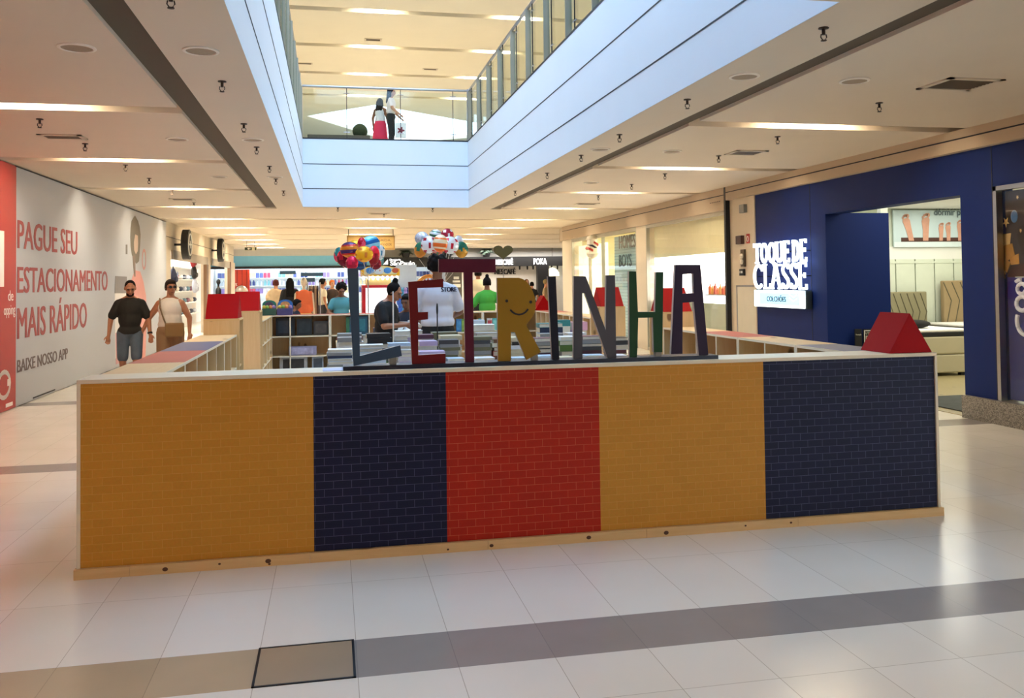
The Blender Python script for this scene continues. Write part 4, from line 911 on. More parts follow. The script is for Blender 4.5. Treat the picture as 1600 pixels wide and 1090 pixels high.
# ================================================================ BOOK TABLES AND BOOKS
def table(label, x0, y0, x1, y1):
    t = T('book_table', label, 'table', ((x0 + x1) / 2, (y0 + y1) / 2, 0), 'pine display tables')
    b = MB(); b.box(x0, y0, .715, x1, y1, .745); ob('tabletop', b, PINE, t, bevel=.003)
    b = MB(); b.box(x0 + .04, y0 + .04, .62, x1 - .04, y0 + .06, .715); b.box(x0 + .04, y1 - .06, .62, x1 - .04, y1 - .04, .715); ob('apron', b, PINE, t)
    for x in (x0 + .04, x1 - .11):
        for y in (y0 + .04, y1 - .11): b = MB(); b.box(x, y, 0, x + .07, y + .07, .715); ob('leg', b, PINEZ, t)
table('long pine table stacked with books nearest the front counter', -.06, 8.62, 3.22, 10.12)
table('pine table stacked with books further back at the left of letter R', .05, 13.0, 1.75, 14.3)
table('pine table stacked with books further back at the right of letter R', 2.0, 11.4, 3.2, 13.2)
M_page = mat('paper_edge', '#d8d4c6', .75, var=.12, scale=40)
PAL = {'white': '#dcdee0', 'pale blue': '#b4c6d8', 'grey': '#8d8f90', 'dark grey': '#3c3d42', 'black': '#1b1b1f', 'olive': '#6d6a50', 'brown': '#6d4630', 'red': '#a83224', 'orange': '#c8802e', 'green': '#4a6b2c', 'teal': '#2f7d80', 'navy': '#22304e', 'pink': '#d2a3bc', 'cream': '#cfc6a8', 'lilac': '#b9a7c8', 'plum': '#5a3548'}
def cover(c): return mat('cover_' + c.replace(' ', '_'), PAL[c], .4, var=.10, scale=12)
def book(label, c, x, y, z, wx, wy, th, rz, grp=None, front=False):
    b = MB(); e = .004; cv = min(.004, th * .2)
    if front: b.M = Matrix.Rotation(PI / 2, 4, 'Z'); wx, wy = wy, wx
    b.box(-wx / 2, -wy / 2, 0, wx / 2, wy / 2, cv, 0); b.box(-wx / 2, -wy / 2, th - cv, wx / 2, wy / 2, th, 0); b.box(-wx / 2, -wy / 2, cv, -wx / 2 + cv, wy / 2, th - cv, 0)
    b.box(-wx / 2 + cv, -wy / 2 + e, cv, wx / 2 - e, wy / 2 - e, th - cv, 1)
    o = ob('book', b, [cover(c), M_page], None); o.location = (x, y, z); o.rotation_euler = (0, 0, rz)
    return tag(o, label, 'book', grp)
NB = 0
def stack(px, wpx, topy, Y, n, cols, where, z0=.745, base=None, deep=.20):
    """n books piled at image column px; the pile reaches the height seen at topy"""
    global NB
    q = U(px, topy, Y=Y); d = U(px + wpx, topy, Y=Y).x - q.x; x = q.x
    hgt = max(.02 * n * .6, q.z - z0); z = z0
    ws = [random.uniform(.8, 1.25) for _ in range(n)]; sm = sum(ws)
    for i in range(n):
        th = hgt * ws[i] / sm; c = cols[i % len(cols)] if i < n - 1 or base is None else base
        k = n - 1 - i
        book('%s book, %s, pile %s' % (c, ORD[k] if n > 1 else 'alone', where), c, x + random.uniform(-.012, .012), Y + deep / 2 + random.uniform(-.01, .01), z, abs(d) * random.uniform(.93, 1.0), deep * random.uniform(.92, 1.0), th - .0006, random.uniform(-.05, .05), 'books piled on the display tables', random.random() < .55)
        z += th; NB += 1
LW = ['white', 'pale blue', 'white', 'grey', 'white', 'pale blue']; GR = ['olive', 'grey', 'dark grey', 'olive', 'grey']; DK = ['dark grey', 'black', 'grey', 'plum']; MX = ['cream', 'navy', 'white', 'teal', 'grey']
stack(531, 40, 546, 8.68, 9, LW + ['navy', 'grey'], 'left of letter L at the table corner')
stack(584, 40, 556, 8.68, 4, ['grey', 'white', 'pale blue'], 'under the foot of letter L')
stack(634, 26, 547, 8.68, 6, ['lilac', 'grey', 'lilac', 'white'], 'between letters L and E')
stack(674, 40, 549, 8.68, 4, ['black', 'lilac', 'grey', 'lilac'], 'inside the lower arm of letter E')
stack(712, 26, 560, 8.66, 2, ['white', 'pale blue'], 'at the foot of letter T, left side')
stack(757, 32, 559, 8.66, 2, ['pale blue', 'white'], 'between the feet of letters T and R')
stack(812, 24, 559, 8.66, 2, ['white', 'pale blue'], 'between the legs of letter R')
stack(853, 26, 556, 8.66, 2, ['white', 'pale blue'], 'between the feet of letters R and I')
stack(886, 22, 558, 8.66, 2, ['green', 'cream'], 'between the feet of letters I and N')
stack(930, 30, 555, 8.66, 2, ['white', 'pale blue'], 'between the legs of letter N, front row')
stack(972, 22, 555, 8.66, 2, ['pale blue', 'white'], 'right of letter N, front row')
stack(578, 40, 539, 8.98, 7, LW, 'behind letter L, second row')
stack(624, 36, 536, 8.98, 8, LW, 'second row between letters L and E')
stack(668, 30, 533, 8.98, 7, ['lilac', 'grey', 'white', 'cream', 'red', 'cream'], 'with a red book, inside letter E')
stack(702, 32, 531, 8.98, 8, GR, 'of olive and grey books left of letter T')
stack(752, 30, 526, 8.98, 9, GR, 'of olive and grey books right of letter T')
stack(778, 16, 530, 8.98, 7, ['brown', 'cream', 'brown', 'red'], 'of brown books touching letter R')
stack(811, 24, 527, 8.98, 8, ['cream', 'white', 'black', 'cream'], 'seen between the legs of letter R')
stack(850, 30, 528, 8.98, 8, DK, 'of dark books right of the foot of letter R')
stack(888, 26, 526, 8.98, 6, ['grey', 'olive', 'grey', 'green', 'green', 'white'], 'with green books between letters I and N')
stack(924, 34, 525, 8.98, 8, DK, 'of dark books behind letter N')
stack(966, 30, 527, 8.98, 7, DK + ['white'], 'of dark books right of letter N')
stack(548, 40, 527, 9.34, 8, ['pale blue', 'white', 'white', 'grey'], 'third row left, behind letter L')
stack(592, 38, 521, 9.34, 7, ['white', 'green', 'black', 'black', 'dark grey', 'black', 'black'], 'of black books below the woman in black')
stack(628, 22, 517, 9.34, 8, ['white', 'white', 'grey'], 'of white books beside the black pile')
stack(662, 34, 523, 9.34, 7, ['white', 'plum', 'white', 'pale blue', 'lilac'], 'third row inside letter E')
stack(704, 34, 524, 9.34, 6, ['pale blue', 'white', 'cream'], 'third row left of letter T')
stack(762, 36, 520, 9.34, 7, ['grey', 'white', 'navy', 'pale blue', 'teal', 'pink'], 'third row right of letter T')
stack(862, 36, 521, 9.34, 8, ['grey', 'white', 'grey', 'white', 'pale blue'], 'third row right of letter R')
stack(902, 30, 520, 9.34, 6, ['white', 'grey', 'lilac', 'white', 'pink'], 'third row with a pink top book')
stack(756, 38, 507, 9.72, 7, ['navy', 'navy', 'white', 'orange', 'orange', 'cream', 'white'], 'with orange books right of letter T')
stack(862, 38, 505, 9.72, 8, ['navy', 'teal', 'grey', 'white', 'navy', 'white'], 'of navy and white books right of letter R')
stack(545, 40, 521, 9.72, 4, ['grey', 'olive', 'white'], 'back row left of the near table')
stack(585, 34, 523, 9.72, 3, ['grey', 'white'], 'back row behind letter L')
stack(695, 40, 519, 9.72, 4, ['olive', 'cream', 'cream'], 'back row below the man in the white tee')
stack(645, 30, 516, 9.72, 5, ['white', 'pale blue', 'navy', 'lilac'], 'back row below the child in navy')
stack(805, 30, 507, 9.72, 5, MX, 'back row behind letter R')
stack(880, 26, 500, 11.45, 4, MX, 'on the further right table beside letter I')
stack(905, 24, 503, 11.45, 4, ['pink', 'white', 'lilac'], 'on the further right table near letter N')
stack(650, 24, 511, 13.05, 4, ['white', 'navy', 'pale blue'], 'on the further left table by the child')
stack(595, 24, 512, 13.05, 4, ['dark grey', 'teal', 'navy'], 'on the further left table behind the woman in black')
stack(745, 26, 500, 13.05, 5, ['pale blue', 'teal', 'white', 'pink'], 'on the further left table right of letter T')
# ---- things in the bookcases
def boxy(name, label, cat, col, x0, y0, z0, x1, y1, z1, panel=None, grp=None):
    t = T(name, label, cat, ((x0 + x1) / 2, (y0 + y1) / 2, z0), grp)
    b = MB(); b.box(x0, y0, z0, x1, y1, z1); ob('box_body', b, mat('box_' + col, col, .4, var=.3, scale=25), t, bevel=.003)
    if panel:
        b = MB(); dx = (x1 - x0) * .12; dz = (z1 - z0) * .16; b.box(x0 + dx, y0 - .002, z0 + dz, x1 - dx, y0, z1 - dz); ob('cover_picture', b, mat('pic_' + panel, panel, .35, var=.6, scale=14), t)
    return t
y = 16.07
boxy('picture_book', 'dark boxed book with a pale blue foot in the far top left cell', 'book', '#16181f', -.98, y, .732, -.66, y + .1, 1.05, '#26303c')
boxy('picture_book', 'dark grey boxed book standing right of the one with a pale blue foot', 'book', '#1d2328', -.62, y, .732, -.36, y + .1, 1.03, '#2b3236')
boxy('picture_book', 'charcoal boxed book in the top left cell, next to the divider', 'book', '#32302f', -.33, y, .732, -.08, y + .1, .98, '#4a4542')
boxy('picture_book', 'green box in the top cell left of letter L', 'book', '#2f6a4e', .24, y, .732, .43, y + .1, 1.05, '#3c7a56')
boxy('picture_book', 'large teal picture book with blue animals in the top cell left of letter L', 'book', '#1f4a5c', .30, y - .04, .732, .62, y - .005, 1.06, '#2c6a74')
boxy('storage_box', 'lilac grey speckled box in the middle left cell of the far bookcase', 'box', '#8f88a0', -.76, y - .02, .382, -.28, y + .15, .54, '#a49cb4')
boxy('picture_book', 'dark red picture book with pink figures in the middle cell left of letter L', 'book', '#7a2c28', .06, y, .382, .60, y + .05, .68, '#9c4a44')
boxy('picture_book', 'black boxed book with a pale patterned border in the lowest left cell', 'book', '#a7a29c', -.92, y, .062, -.44, y + .08, .37, '#2c2624')
boxy('picture_book', 'narrow boxed book with a black and white pattern in the lowest left cell', 'book', '#9aa0a8', -.36, y, .062, -.16, y + .08, .37, '#454a52')
boxy('picture_book', 'mustard yellow book in the lowest cell left of letter L', 'book', '#b98a2c', .04, y, .062, .30, y + .05, .36, '#a8741c')
for k, (px, c, pc, lb) in enumerate(((717, '#3a6ea8', '#4a8ab4', 'blue'), (725, '#6a8a3a', '#8aa44a', 'green'), (733, '#7a5a94', '#8e6aa4', 'violet'), (752, '#4a9a94', '#6ab4aa', 'teal'), (765, '#d4d0c8', '#b8484e', 'white and red'), (774, '#5ab0b0', '#78c0b8', 'turquoise'))):
    q = U(px, 500, Y=y); boxy('picture_book', 'small %s boxed book in the far bookcase near letter T' % lb, 'book', c, q.x - .05, y, .732, q.x + .05, y + .06, .97, pc)
for k, (yy, z, c, lb) in enumerate(((6.05, .742, 'white', 'topmost visible book in the nearest right bookcase'), (6.9, .742, 'grey', 'grey book lying in the right bookcase with the pine top'), (9.3, .742, 'dark grey', 'dark book in the right bookcase behind letter A'), (13.9, .732, 'white', 'white book in the further right bookcase'), (15.4, .732, 'pale blue', 'pale book in the right far corner bookcase'), (12.9, .732, 'cream', 'cream book in the right bookcase behind letter N'))):
    for j in range(3):
        book('%s, %s' % (lb, ('lowest of three', 'middle of three', 'uppermost of three')[j]), c, RX0 + .14, yy, z + .022 * j + .001, .2, .26 - .02 * j, .021, 0, 'books lying in the right bookcases')
for k, (yy, z, c, lb) in enumerate(((14.2, .382, 'pale blue', 'beyond the gap, middle shelf'), (15.2, .382, 'white', 'in the far corner, middle shelf'), (15.5, .732, 'cream', 'in the far corner, top shelf'), (9.7, .402, 'white', 'just before the end unit'))):
    for j in range(3):
        book('%s book in the left bookcase %s, %s' % (c, lb, ('lowest of three', 'middle of three', 'uppermost of three')[j]), c, LX0 + .2, yy, z + .022 * j + .001, .2, .28 - .02 * j, .021, 0, 'books lying in the left bookcases')
# pop-up display boxes on the left far corner
def popup(label, px0, px1, y0, base, arch, inner, Y):
    a = U(px0, y0, Y=Y); c = U(px1, y0, Y=Y); x0, x1 = a.x, c.x; w = x1 - x0; t = T('display_box', label, 'display box', ((x0 + x1) / 2, Y, KH), 'toy display boxes on the far bookcase')
    b = MB(); b.box(x0, Y, KH + .001, x1, Y + .16, KH + .12); ob('tray', b, mat('box_' + base, base, .5, var=.4, scale=18), t)
    cx = (x0 + x1) / 2; n = 14; arc = [(cx + w / 2 * math.cos(PI * k / n), KH + .19 + w * .32 * math.sin(PI * k / n)) for k in range(n + 1)] + [(x0, KH + .10), (x1, KH + .10)]
    b = MB(); b.prism(arc, 'Y', Y + .12, Y + .14); ob('header_card', b, mat('box_' + arch, arch, .5, var=.35, scale=12), t)
    b = MB(); b.prism([(cx + (px - cx) * .62, KH + .1 + (pz - KH - .1) * .7 + .02) for px, pz in arc], 'Y', Y + .112, Y + .12); ob('picture', b, mat('pic_' + inner, inner, .5, var=.6, scale=20), t)
    for k in range(4):
        b = MB(); b.ell((x0 + w * (.15 + .23 * k), Y + .05, KH + .14), (.035, .03, .04), 10, 7); ob('toy', b, mat('toy_%d' % k, ('#b8a83a', '#7a9a3a', '#c87a3a', '#8a6a9a')[k], .5), t, smooth=True)
popup('dark green arched toy display box on the far left corner of the stall', 409, 431, 466, '#2c5a4a', '#1f7a6a', '#5a4a66', 16.08)
popup('blue arched toy display box with an orange picture, next to the green one', 433, 457, 466, '#4a4a7a', '#2a6ab0', '#c8905a', 16.08)
# display easel rods among the books
for px, y0, y1, lb in ((683, 476, 522, 'slim black sign rod standing in front of the man in the white tee'), (614, 455, 520, 'slim white sign rod beside the open book')):
    a = U(px, y0, Y=9.66); c = U(px, y1, Y=9.66); t = T('sign_rod', lb, 'sign holder', (a.x, 9.66, .745)); m = M_black if px > 650 else M_white
    b = MB(); b.tube([(a.x, 9.66, .75), (a.x, 9.66, a.z)], .007, 8); ob('rod', b, m, t); b = MB(); b.lathe([(.04, .001), (.04, .006), (.008, .01)], (a.x, 9.66, .745), 14); ob('rod_foot', b, m, t)
    if px > 650: b = MB(); b.ell((a.x, 9.66, a.z - .05), (.012, .006, .07), 8, 8); ob('rod_head', b, m, t, smooth=True)

# ================================================================ NAVY STORE SIGN AND INTERIOR
M_glow = mat('sign_glow_white', (.80, .90, 1.0), .5, emit=1.1)
def ribbon(b, pts, w, closed=False):
    """flat stroke of width w with mitred joints, as prisms between x in -d..0 of local z"""
    n = len(pts); L = []; R = []
    for i in range(n):
        p = Vector(pts[i]); a = Vector(pts[(i - 1) % n] if closed or i > 0 else pts[i]); c = Vector(pts[(i + 1) % n] if closed or i < n - 1 else pts[i])
        d = (c - a).normalized(); nn = Vector((-d.y, d.x)) * w / 2; L.append(p + nn); R.append(p - nn)
    m = n if closed else n - 1
    for i in range(m):
        j = (i + 1) % n; q = [L[i], L[j], R[j], R[i]]
        b.add([(v.x, v.y, z) for z in (-.03, 0) for v in q], [(0, 1, 2, 3), (7, 6, 5, 4), (0, 1, 5, 4), (1, 2, 6, 5), (2, 3, 7, 6), (3, 0, 4, 7)])
def arc(cx, cy, rx, ry, a0, a1, n=18): return [(cx + rx * math.cos(math.radians(a0 + (a1 - a0) * k / n)), cy + ry * math.sin(math.radians(a0 + (a1 - a0) * k / n))) for k in range(n + 1)]
def serif_word(word, W, Hh, sw):
    wid = {'T': .78, 'O': .82, 'Q': .82, 'U': .80, 'E': .62, ' ': .24, 'D': .78, 'C': .82, 'L': .62, 'A': .86, 'S': .62}
    tot = sum(wid[c] for c in word); b = MB(); x = 0
    for c in word:
        w = wid[c] / tot * W; g = w * .93; s = sw; h = Hh; f = sw * .55
        def ln(*p, ww=None): ribbon(b, [(x + a * g, z * h) for a, z in p], ww or s)
        def sf(cx, z, half=.2): ribbon(b, [(x + (cx - half) * g, z * h), (x + (cx + half) * g, z * h)], f)
        lo = f / 2 / h; hi = 1 - lo
        if c == 'T': ln((.02, 1 - s / 2 / h), (.98, 1 - s / 2 / h)); ln((.5, 1), (.5, 0)); sf(.5, lo, .26); ln((.05, 1), (.05, .80), ww=f); ln((.95, 1), (.95, .80), ww=f)
        elif c in 'OQ':
            ribbon(b, arc(x + .5 * g, .5 * h, .5 * g - s / 2, .5 * h - s / 2, 0, 360, 26)[:-1], s, True)
            if c == 'Q': ln((.45, .12), (.75, -.02), (1.05, -.10))
        elif c == 'U': ribbon(b, [(x + .16 * g, h)] + arc(x + .5 * g, .34 * h, .34 * g, .34 * h - s / 2, 180, 360, 14) + [(x + .84 * g, h)], s); sf(.16, hi, .2); sf(.84, hi, .18)
        elif c == 'E': ln((.2, 0), (.2, 1)); ln((.05, 1 - lo), (.95, 1 - lo), ww=f * 1.3); ln((.2, .52), (.75, .52), ww=f * 1.2); ln((.05, lo), (.98, lo), ww=f * 1.3); ln((.92, 1), (.92, .82), ww=f); ln((.95, 0), (.95, .2), ww=f); ln((.75, .62), (.75, .42), ww=f)
        elif c == 'D': ln((.2, 0), (.2, 1)); ribbon(b, [(x + .05 * g, h - s / 2), (x + .4 * g, h - s / 2)] + arc(x + .4 * g, .5 * h, .55 * g - s / 2, .5 * h - s / 2, 90, -90, 18) + [(x + .05 * g, s / 2)], s)
        elif c == 'C': ribbon(b, arc(x + .55 * g, .5 * h, .55 * g - s / 2, .5 * h - s / 2, 48, 312, 24), s); ln((.93, .98), (.93, .70), ww=f)
        elif c == 'L': ln((.25, 0), (.25, 1)); sf(.25, hi, .24); ln((.02, lo), (.98, lo), ww=f * 1.3); ln((.95, 0), (.95, .22), ww=f)
        elif c == 'A': ln((.10, 0), (.48, 1)); ln((.48, 1), (.88, 0), ww=s * 1.1); ln((.25, .34), (.72, .34), ww=f); sf(.10, lo, .16); sf(.88, lo, .18); ln((.28, 1 - lo * 2), (1.0, 1 - lo * 2), ww=f * 1.2)
        elif c == 'S': ribbon(b, arc(x + .5 * g, .745 * h, .42 * g - s / 3, .255 * h - s / 2, 20, 245, 16) + arc(x + .5 * g, .255 * h, .42 * g - s / 3, .255 * h - s / 2, 65, -160, 16), s); ln((.88, .98), (.88, .76), ww=f); ln((.10, .02), (.10, .24), ww=f)
        x += w
    return b
SGX = XR - .14
t = T('store_sign', 'glowing white serif store sign on the navy store front above a lit blue panel', 'sign', (SGX, 13.2, 1.15))
for wd, z, hh, y0, y1 in (('TOQUE DE', 1.90, .345, 13.99, 12.27), ('CLASSE', 1.47, .42, 14.01, 12.27)):
    me = serif_word(wd, y0 - y1, hh, .050).mesh('lettering'); place(me, (SGX, y0, z), '-X'); ob('lettering', me, M_glow, t)
    b = MB()
    for k in range(8): yy = y0 + (y1 - y0) * (k + .5) / 8; b.tube([(SGX + .03, yy, z + hh * .5), (XR - .004, yy, z + hh * .5)], .008, 6)
    ob('stand_off', b, M_dark, t)
b = MB(); b.box(SGX + .02, 12.33, 1.165, XR - .005, 14.0, 1.455); ob('light_box', b, mat('light_box_dark', '#33414a', .5), t, bevel=.02)
b = MB(); b.box(SGX, 12.34, 1.17, SGX + .02, 13.99, 1.45); ob('lit_face', b, mat('light_box_face', (.86, .97, 1.0), .4, emit=1.1), t, bevel=.02)
b = MB(); b.box(SGX - .003, 12.50, 1.215, SGX, 13.78, 1.405); ob('blue_panel', b, mat('light_box_blue', (.36, .72, .93), .4, emit=.7), t, bevel=.04)
text('COLCHÕES', (SGX - .004, 13.52, 1.265), '-X', .62, .105, mat('sign_ink', '#12304e', .5), t, .004, .003)
b = MB()
for k, z in ((0, 1.34), (1, 1.28)): b.tube([(SGX - .004, 12.78, z + .05), (SGX - .004, 12.66, z), (SGX - .004, 12.54, z + .05)], .012, 6)
ob('chevron', b, mat('light_box_chevron', (.55, .82, .95), .4, emit=.7), t)
# poster of feet
Yp = 14.93
a = U(1397, 386, Y=Yp); x0, z0 = a.x, a.z; x1, z1 = 13.0, 2.92
x1 = SX - .02
t = T('poster', 'poster of bare feet under a white blanket on the store back wall', 'poster', ((x0 + x1) / 2, Yp, z0))
b = MB(); b.box(x0, Yp, z0, x1, Yp + .03, 2.92); ob('print', b, mat('poster_pale', '#c3d6dc', .4, var=.1, scale=3), t)
ft = mat('poster_skin', '#cf9a84', .5, var=.2, scale=8); sh = mat('poster_shade', '#4a2a22', .6)
b = MB(); c0 = U(1408, 376, Y=Yp); c1 = U(1500, 374, Y=Yp); b.box(c0.x, Yp - .004, c0.z - .02, x1, Yp, c0.z + .06); ob('shade_print', b, sh, t)
for px, py, lean, hgt in ((1424, 376, -.14, .50), (1446, 376, .01, .52), (1470, 376, .01, .34), (1482, 376, -.01, .35), (1500, 376, .0, .40), (1514, 376, 0, .4)):
    q = U(px, py, Y=Yp); n = 12
    sole = [(-.055, 0), (.055, 0), (.07, .5), (.085, .78), (.06, .88), (-.06, .84), (-.08, .72), (-.055, .4)]
    b = MB(); b.prism([(q.x + xx * (hgt / .5) + lean * zz, q.z + zz * hgt) for xx, zz in sole], 'Y', Yp - .008, Yp - .004)
    for k, (tx, tz, r) in enumerate(((-.055, .87, .020), (-.028, .93, .021), (0, .96, .022), (.03, .97, .024), (.062, .95, .032))):
        cx, cz2 = q.x + tx * (hgt / .5) + lean * tz, q.z + tz * hgt; b.prism([(cx + r * (hgt / .5) * math.cos(a_ * PI / 6), cz2 + r * 1.25 * (hgt / .5) * math.sin(a_ * PI / 6)) for a_ in range(12)], 'Y', Yp - .008, Yp - .004)
    ob('foot_print', b, ft, t)
b = MB(); b.box(x0, Yp - .010, z0, x1, Yp - .004, z0 + .10); ob('blanket_print', b, mat('poster_white', '#d9e6ea', .5), t)
q = U(1459, 330, Y=Yp); text('dormir para', (q.x, Yp - .012, q.z - .12), '-Y', .78, .17, mat('poster_ink', '#4a5a66', .5), t, .004)
q = U(1466, 318, Y=Yp); text('para você que', (q.x, Yp - .012, q.z - .14), '-Y', .75, .10, mat('poster_ink', '#4a5a66', .5), t, .004)
# beds
def bed(label, x0, x1, y0, head, hx0, hx1, htop, tuft):
    t = T('bed', label, 'bed', ((x0 + x1) / 2, y0 + 1, 0), 'display beds in the mattress store')
    bm_ = mat('bed_fabric_pale', '#b7ae90', .8, var=.05); M_sheet = mat('sheet_white', '#eceae4', .7)
    b = MB()
    for x in (x0 + .1, x1 - .1):
        for y in (y0 + .1, y0 + 1.9): b.box(x - .04, y - .04, 0, x + .04, y + .04, .06)
    ob('feet', b, M_black, t)
    b = MB(); b.box(x0, y0, .06, x1, y0 + 2.0, .355); ob('bed_base', b, bm_, t, bevel=.02)
    b = MB(); b.box(x0, y0, .36, x1, y0 + 2.0, .66); ob('mattress', b, bm_, t, bevel=.03)
    b = MB(); b.box(x0 + .005, y0 + .004, .655, x1 - .005, y0 + 1.99, .725); ob('dark_band', b, M_black, t, bevel=.01)
    b = MB(); b.box(x0 + .01, y0 + .01, .725, x1 - .01, y0 + 1.98, .775); ob('top_sheet', b, M_sheet, t, bevel=.02)
    hy = y0 + 2.01
    b = MB(); b.box(hx0, hy, .05, hx1, hy + .10, htop); h = ob('headboard', b, mat('headboard_' + tuft, tuft, .75, var=.06), t, bevel=.02)
    b = MB()
    for k in range(6):
        xx = hx0 + (hx1 - hx0) * k / 6
        b.tube([(xx, hy - .004, htop - .03), (xx + (hx1 - hx0) / 6 * .9, hy - .004, htop - .38), (xx + .02, hy - .004, .6)], .008, 6)
    ob('quilting', b, mat('quilt_line', '#5f5a46', .8), h)
    return t
bed('bed with a quilted grey green headboard inside the navy store', 9.02, 10.34, 12.75, 0, 10.20, 11.06, 1.36, '#8c8566')
bed('bed with a tall tan headboard further right inside the navy store', 11.02, 12.5, 12.75, 0, 11.42, 12.5, 1.56, '#9c8662')
q = U(1440, 503, Y=13.3)
b = MB(); b.ell((9.62, 13.2, .845), (.30, .18, .075), 18, 10); tag(ob('pillow', b, mat('pillow_black', '#101010', .9, bump=.3), smooth=True), 'fluffy black pillow on the bed behind the red roof block', 'pillow')
# standing notice boards by the entrance
for k, (px0, px1, pt, pb, lines, lb) in enumerate(((1336, 1347, 514, 538, ('Promoção',), 'small black notice board left of the framed one'), (1349, 1377, 514, 540, ('UTILIZE SEU', 'FGTS', 'COLCHÕES'), 'black framed notice board reading FGTS beside the red roof block'))):
    Yn = 11.85; a = U(px0, pt, Y=Yn); c = U(px1, pb, Y=Yn); t = T('notice_board', lb, 'sign', ((a.x + c.x) / 2, Yn, 0), 'notice boards by the store entrance')
    b = MB(); b.box(a.x, Yn, c.z - .12, c.x, Yn + .02, a.z); ob('panel', b, M_black, t)
    b = MB(); b.box(a.x + .02, Yn + .03, 0, a.x + .05, Yn + .05, a.z - .05); b.box(c.x - .05, Yn + .03, 0, c.x - .02, Yn + .05, a.z - .05); b.box(a.x, Yn - .1, 0, c.x, Yn + .085, .015); ob('stand', b, M_dark, t)
    if k:
        b = MB(); f = .012
        b.box(a.x + .01, Yn - .003, a.z - .03, c.x - .01, Yn, a.z - .03 + f); b.box(a.x + .01, Yn - .003, c.z - .1, a.x + .01 + f, Yn, a.z - .02); b.box(c.x - .01 - f, Yn - .003, c.z - .1, c.x - .01, Yn, a.z - .02); ob('white_border', b, M_white, t)
        wd = c.x - a.x - .07
        for s, z, hh in ((lines[0], a.z - .08, .035), (lines[1], a.z - .18, .08), ('CRÉDITO', a.z - .225, .03), (lines[2], a.z - .285, .045)): text(s, (a.x + .035, Yn - .002, z), '-Y', wd, hh, mat('board_cream', '#cfc9b8', .6), t, .003)
    else: text(lines[0], (a.x + .01, Yn - .002, a.z - .1), '-Y', c.x - a.x - .02, .03, mat('board_cream', '#cfc9b8', .6), t, .003)
b = MB(); b.box(7.45, 9.3, .007, 8.9, 10.6, .02); tag(ob('door_mat', b, mat('mat_grey', '#3f4340', .95, var=.5, scale=7), bevel=.004), 'dark grey doormat at the entrance of the navy store', 'doormat')
# window display: dark poster with gold gift box, white scroll mark
Xw = XR + .08
t = T('window_poster', 'dark brown poster with a gold wrapped gift in the display window at the right edge', 'poster', (Xw, 7.2, 1.6))
b = MB(); b.box(Xw, 5.2, 1.63, Xw + .01, 8.44, 2.58); ob('print', b, mat('poster_brown', '#1d0e08', .4, var=.5, scale=2), t)
gold = mat('gold_print', '#b98a3c', .3, .6, var=.3, scale=9); gold2 = mat('gold_light', '#d8b878', .35, .4)
def RP(px, py): q = U(px, py, X=Xw); return (q.y, q.z)
for k, (pts, m) in enumerate(((((1566, 366), (1580, 364), (1577, 392), (1567, 390)), gold2), (((1578, 402), (1592, 396), (1593, 412), (1580, 414)), gold), (((1557, 420), (1568, 414), (1572, 428), (1558, 434)), gold2), (((1568, 384), (1582, 380), (1586, 398), (1574, 408), (1566, 400)), gold), (((1560, 394), (1568, 390), (1566, 410), (1558, 414)), gold2), (((1570, 404), (1580, 410), (1574, 426), (1566, 418)), gold), (((1554, 384), (1560, 382), (1562, 392), (1556, 396)), gold), (((1556, 430), (1570, 426), (1571, 435), (1557, 436)), mat('gold_deep', '#7a5420', .4, .4)))):
    b = MB(); b.prism([RP(*p) for p in pts], 'X', Xw - .004 - .001 * k, Xw); ob('gift_print', b, m, t)
c = RP(1585, 338); b = MB(); b.ell((Xw - .002, c[0], c[1]), (.004, .05, .07), 14, 9); ob('bauble_print', b, mat('bauble_blue', '#35618f', .3), t, smooth=True)
for k, (px, py, r) in enumerate(((1572, 347, .05), (1560, 350, .02), (1595, 360, .02), (1562, 318, .02), (1590, 308, .02))):
    c = RP(px, py); b = MB(); b.prism([(c[0] + r * (1 if i % 2 else .4) * math.cos(i * PI / 5 + PI / 2), c[1] + r * 1.2 * (1 if i % 2 else .4) * math.sin(i * PI / 5 + PI / 2)) for i in range(10)], 'X', Xw - .004, Xw); ob('star_print', b, gold2, t)
t = T('window_decal', 'blue window panel with a white scroll emblem at the right edge', 'window decal', (Xw, 7.2, .3))
b = MB(); b.box(Xw, 5.2, .28, Xw + .01, 8.44, 1.625); ob('blue_panel', b, mat('decal_navy', '#10246e', .3, var=.1, scale=2), t)
b = MB()
def scroll(pts, r):
    p3 = [(Xw - .004, *RP(px, py)) for px, py in pts]; b.tube(p3, r, 8)
scroll(arc(1597, 451, 6.5, 8, 20, 330, 16), .022); scroll(arc(1598, 474, 9, 11, 40, 320, 18), .024); scroll(arc(1606, 500, 16, 24, 90, 200, 10)[::-1], .024); scroll([(1588, 440), (1592, 437), (1597, 437)], .02)
ob('scroll_emblem', b, mat('decal_white', '#e8ecf4', .4), t)
